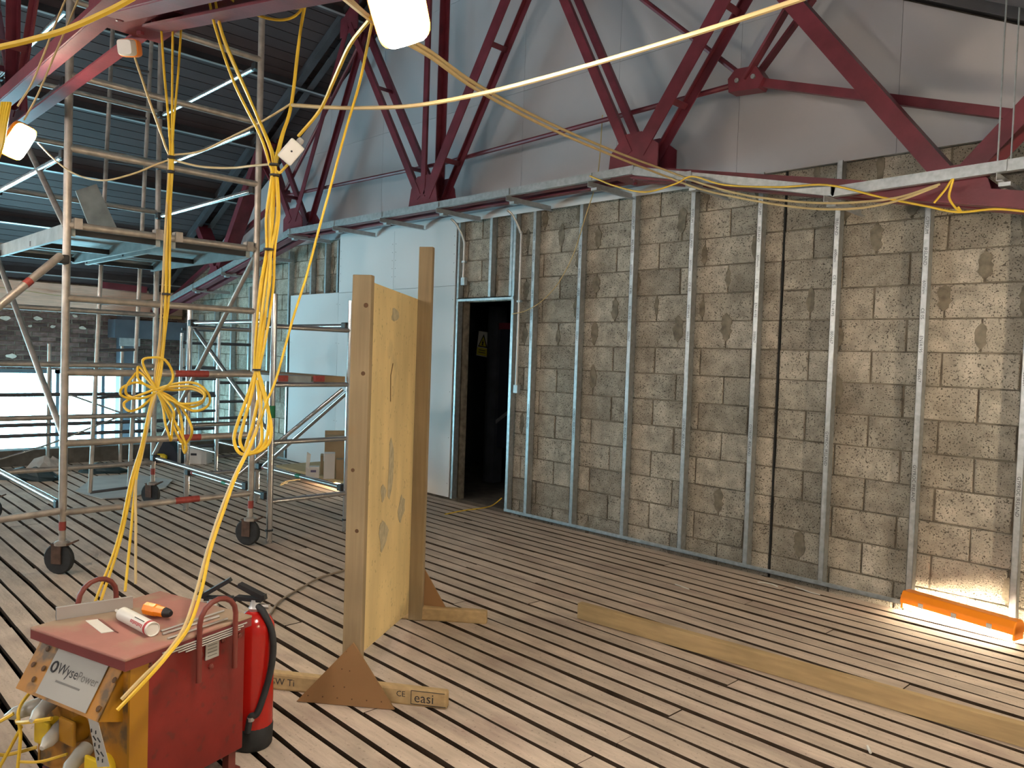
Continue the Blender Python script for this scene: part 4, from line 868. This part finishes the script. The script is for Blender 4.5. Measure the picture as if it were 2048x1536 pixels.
cable('floor_cable', [ony(1004, 996, 5.75), onz(985, 1012)+Z_*.008, onz(962, 1018)+Z_*.008, onz(930, 1022)+Z_*.008, onz(890, 1030)+Z_*.008], .006, 'cable', label='yellow cable coming out of the doorway onto the floor', cat='cable')
cable('floor_cable', [onz(575, 970)+Z_*.03, onz(560, 972)+Z_*.01, onz(572, 966)+Z_*.02, onz(600, 962)+Z_*.02], .006, 'cable_tan', label='pale looped cable at the left end of the carton board', cat='cable')

# ================================================================== YELLOW CABLES
def C(*pts): return [at(x, y, d) for x, y, d in pts]
G = 'yellow festoon cables'
b1 = thing('cable_bundle', at(330, 780, 3.45), 'yellow cable bundle with a big tied coil hanging in front of the far tower', 'cable bundle', G)
for k, top in enumerate(([(270, 116, 3.55), (300, 205, 3.5), (330, 290, 3.48)], [(322, 50, 3.6), (328, 140, 3.52), (337, 240, 3.48)], [(362, 60, 3.6), (356, 150, 3.52), (348, 240, 3.48)], [(346, -10, 3.62), (345, 120, 3.52), (344, 240, 3.48)])):
    o_ = (k-1.5)*3.8; j_ = [random.uniform(-3, 3) for _ in range(5)]; e_ = [random.uniform(-.02, .02) for _ in range(5)]
    cable('strand', C(*top, (342+o_*.7, 318, 3.46), (339+o_*.9+j_[0], 400, 3.46+e_[0]), (336+o_+j_[1], 480, 3.46+e_[1]), (332+o_*.9+j_[2], 590, 3.46+e_[2]), (324+o_*.9+j_[3], 680, 3.46+e_[3]), (317+o_, 740, 3.46), (312+o_*.7, 775, 3.45)), .0055, 'cable_tan' if k < 1 else 'cable', b1)
for y_ in (316, 345, 590): q = at(342-(y_-316)*.036, y_, 3.44); obj('cable_tie', MB().lathe(q, Z_, [(.019, 0), (.019, .008)], 8), 'ink', b1)
kn = (312, 778, 3.44)
loops = [[(275, 765), (245, 775), (242, 790), (262, 797), (290, 795)], [(280, 745), (265, 755), (252, 775), (255, 790), (280, 797)], [(280, 735), (275, 745), (278, 760), (300, 775)], [(285, 725), (305, 715), (330, 720), (345, 745), (342, 765)], [(360, 766), (395, 768), (418, 790), (415, 812), (390, 822), (360, 810)], [(350, 780), (385, 778), (408, 790), (400, 808), (372, 812)], [(370, 772), (400, 778), (410, 792), (395, 805), (355, 806)], [(350, 800), (372, 830), (384, 860), (376, 882), (360, 880)], [(345, 800), (360, 830), (365, 860), (366, 895), (370, 905), (368, 880)], [(325, 810), (330, 845), (338, 870), (342, 880), (345, 850), (346, 820)], [(256, 800), (248, 812), (258, 822), (275, 818), (290, 808)]]
for i, lp in enumerate(loops): cable('coil_loop', C(kn, *[(x, y, 3.44-.02*(j % 3)+.015*(i % 3)) for j, (x, y) in enumerate(lp)], (315+i % 5, 785, 3.43)), .0058, 'cable', b1)
for k, e in enumerate(((190, 1203, 3.12), (200, 1206, 3.10), (250, 1183, 3.12), (271, 1168, 3.16))):
    cable('tail', C((308+2*k, 782, 3.43), (296+k*1.5, 830, 3.42), (283, 890+8*k, 3.38), (272-(2-k)*5 if k < 2 else 272, 960, 3.34), ((272+e[0])/2+(4 if k < 2 else 0), (960+e[1])/2, 3.22), e), .0058, 'cable' if k != 3 else 'cable_tan', b1)
b2 = thing('cable_bundle', at(515, 800, 3.0), 'thick yellow cable bundle hanging nearer, looped low and running to the transformer', 'cable bundle', G)
D2 = 3.05
tops = [[(416, -10, 3.2), (432, 60, 3.15), (470, 170, 3.1), (520, 270, 3.07), (538, 325, D2)], [(428, -10, 3.2), (446, 70, 3.15), (492, 180, 3.1), (536, 285, 3.07), (546, 325, D2)], [(613, -10, 3.1), (601, 60, 3.1), (584, 205, 3.08), (566, 270, 3.06), (553, 325, D2)], [(582, 322, 3.05), (570, 335, 3.05), (560, 345, D2)], [(430, 20, 3.22), (455, 100, 3.15), (500, 200, 3.1), (540, 290, 3.07), (550, 325, D2)], [(615, -12, 3.12), (598, 80, 3.1), (582, 210, 3.08), (562, 275, 3.06), (549, 330, D2)]]
for k, tp in enumerate(tops):
    o_ = (k-2.5)*4.6 + random.uniform(-2, 2); j_ = [random.uniform(-3.5, 3.5) for _ in range(6)]; e_ = [random.uniform(-.018, .018) for _ in range(6)]
    cable('strand', C(*tp, (549+o_*.45, 350, D2+e_[0]), (545+o_+j_[1], 430, D2+e_[1]), (540+o_*.8+j_[2], 500, D2+e_[2]), (533+o_*1.1+j_[3], 570, D2+e_[3]), (524+o_*.8+j_[4], 660, D2+e_[4]), (513+o_*.4, 742, D2)), .0056, 'cable', b2)
for (x, y) in ((549, 331), (549, 352), (513, 741), (537, 500)): obj('cable_tie', MB().lathe(at(x, y, D2-.012), Z_, [(.021 if y < 740 else .016, 0), (.021 if y < 740 else .016, .006)], 8), 'ink', b2)
for lp in ([(512, 742), (492, 800), (474, 850), (468, 880), (478, 905), (500, 908), (522, 885), (521, 830), (514, 760)], [(514, 742), (530, 800), (542, 850), (538, 885), (518, 903), (495, 905), (480, 885), (486, 850), (500, 800), (511, 750)], [(516, 742), (535, 810), (536, 860), (525, 895), (505, 905), (492, 895), (505, 850), (516, 800)]):
    cable('hanging_loop', C(*[(x, y, D2-.01) for x, y in lp]), .0068, 'cable', b2)
for k, (o_, e) in enumerate(((0, (243, 1399, 2.36)), (6, (235, 1420, 2.35)))):
    cable('tail', C((517+o_, 760, D2), (520, 830, D2-.02), (502+o_*.3, 885, 3.0), (470+o_*.5, 950, 2.93), (440+o_, 1025, 2.86), (415+o_, 1100, 2.80), (392+o_*1.6, 1185, 2.72), (368+o_*1.5, 1255, 2.62), (330+o_, 1310, 2.47), (285+o_*2, 1355, 2.40), e), .0062, 'cable' if k else 'cable_tan', b2)
jb = thing('junction_box', at(585, 305, 3.0), 'small white junction box hanging in the yellow cables', 'junction box')
jx = (at(602, 285, 3.0)-at(566, 327, 3.0)).normalized(); jn = (EYE-at(585, 305, 3.0)).normalized(); jn = (jn-jx*jn.dot(jx)).normalized(); js = jx.cross(jn)
obj('case', MB().box(at(582, 304, 3.0), (.088, .062, .04), (jx, js, jn)), 'white_plastic', jb, bevel=.006); obj('cover_screw', MB().lathe(at(583, 303, 3.0)+jn*.020, jn, [(.004, 0), (.003, .001)], 8), 'ink', jb)
obj('gland', MB().lathe(at(582, 304, 3.0)+jx*.044, jx, [(.012, 0), (.014, .004), (.014, .014), (.010, .022)], 10), 'grey_plastic', jb, smooth=True)
def cb_(name, pts, r, mt, label): return cable(name, pts, r, mt, label=label, cat='cable', group=G)
cb_('yellow_cable', C((597, 272, 3.0), (640, 220, 2.9), (668, 160, 2.75), (700, 90, 2.5), (742, 36, 2.26)), .0068, 'cable', 'yellow cable from the junction box up to the big lamp')
cb_('yellow_cable', C((746, 36, 2.3), (735, 90, 2.5), (718, 170, 2.7), (690, 265, 2.85), (662, 370, 2.95), (640, 450, 2.95), (612, 555, 2.95), (585, 640, 2.97), (553, 755, 2.98), (533, 805, 2.98), (520, 845, 3.0)), .0046, 'cable', 'thin pale yellow cable falling diagonally past the plasterboard to the looped bundle')
cb_('yellow_cable', C((-40, 102, 1.55), (0, 94, 1.55), (60, 80, 1.55), (130, 60, 1.55), (200, 30, 1.55), (255, 2, 1.55), (290, -20, 1.55)), .0064, 'cable', 'thick near yellow cable sagging across the top left corner')
cb_('yellow_cable', C((584, 210, 3.05), (640, 214, 2.98), (720, 216, 2.9), (830, 211, 2.75), (960, 188, 2.6), (1080, 158, 2.45), (1200, 124, 2.32), (1400, 64, 2.1), (1590, 2, 1.95), (1680, -30, 1.88)), .0072, 'cable_tan', 'pale yellow cable sweeping up to the top right across the gable')
def Y49(x, y, Y=4.88): return ony(x, y, Y)
for k, (mid, lab_) in enumerate((([(1330, 352), (1400, 378), (1480, 396), (1560, 410), (1640, 418), (1720, 416), (1800, 400), (1875, 372)], 'lower of two long yellow cables from the lamp to the gable truss'), ([(1330, 340), (1400, 366), (1480, 388), (1560, 400), (1640, 406), (1720, 404), (1800, 394), (1880, 368)], 'upper of two long yellow cables from the lamp to the gable truss'))):
    o_ = 5 if k == 0 else -5
    cb_('yellow_cable', C((690-o_, -5, 2.3), (742, 38+o_*.4, 2.27), (800, 74+o_, 2.45), (860, 108+o_, 2.7), (960, 178+o_, 3.2), (1100, 252+o_, 4.1), (1230, 308+o_, 5.0)) + [Y49(x, y) for x, y in mid], .0075, 'cable_tan', lab_)
cb_('yellow_cable', [Y49(x, y) for x, y in ((1180, 352), (1230, 372), (1290, 384), (1350, 368), (1385, 353), (1450, 370), (1560, 374), (1655, 370), (1760, 394), (1850, 412), (1915, 424), (1990, 418), (2060, 424))], .0065, 'cable', 'thin yellow cable looping along the bulkhead channel to the right edge')
cb_('yellow_cable', [Y49(x, y) for x, y in ((1868, 406), (1890, 380), (1906, 358), (1898, 392), (1908, 412), (1922, 424), (1916, 414))], .0065, 'cable', 'short knotted yellow cable end hanging from the gable truss joint')
cb_('yellow_cable', [ony(x, y, 5.5) for x, y in ((1205, 230), (1198, 330), (1188, 380), (1172, 430), (1150, 500), (1132, 540), (1110, 575), (1080, 605), (1050, 622), (1024, 628))], .005, 'cable_tan', 'thin yellow wire hanging down the block wall right of the doorway')
cb_('yellow_cable', C((76, 286, 4.1), (110, 320, 3.9), (150, 348, 3.75), (205, 361, 3.62), (265, 348, 3.54), (310, 330, 3.5), (338, 320, 3.48)), .0042, 'cable_tan', 'thin sagging cable from the left lamp to the coil bundle')
cb_('yellow_cable', C((345, 310, 3.48), (400, 303, 3.4), (460, 275, 3.3), (520, 245, 3.18), (583, 207, 3.08)), .0046, 'cable_tan', 'pale cable rising from the coil bundle to the upper tie point')
cb_('yellow_cable', C((346, 320, 3.48), (400, 333, 3.4), (460, 336, 3.3), (510, 331, 3.15), (546, 328, 3.06)), .0048, 'cable_tan', 'pale cable sagging between the two hanging bundles')
cb_('yellow_cable', C((456, -8, 3.1), (480, 12, 3.1), (520, 32, 3.1), (560, 40, 3.1), (590, 32, 3.1), (610, 10, 3.1)), .0058, 'cable', 'yellow cable loop dipping at the top edge')
cb_('yellow_cable', C((535, -8, 3.1), (565, 8, 3.1), (595, 16, 3.1), (612, 4, 3.1)), .0058, 'cable_tan', 'short tan cable loop at the top edge')
cb_('yellow_cable', C((35, 212, 3.9), (62, 170, 3.85), (85, 115, 3.8), (110, 50, 3.8), (135, -10, 3.8)), .0048, 'cable_tan', 'tan cable rising from the left lamp, left of a pair')
cb_('yellow_cable', C((48, 240, 3.9), (75, 190, 3.85), (105, 120, 3.8), (135, 50, 3.8), (160, -10, 3.8)), .0048, 'cable_tan', 'tan cable rising from the left lamp, right of a pair')
b3 = thing('cable_bundle', at(12, 260, 3.9), 'short bundle of bright yellow cables beside the left lamp', 'cable bundle', G)
for k in range(4): cable('strand', C((20-5*k, 205, 3.9), (12-4*k, 245, 3.88), (5-3*k, 290, 3.88), (-5-2*k, 320, 3.9)), .009, 'cable', b3)
cb_('yellow_cable', [onx(x, y, -13.9) for x, y in ((-20, 572), (40, 580), (110, 590), (180, 597), (260, 602), (315, 598))], .006, 'cable_tan', 'thin cable sagging along the far timber wall plate')
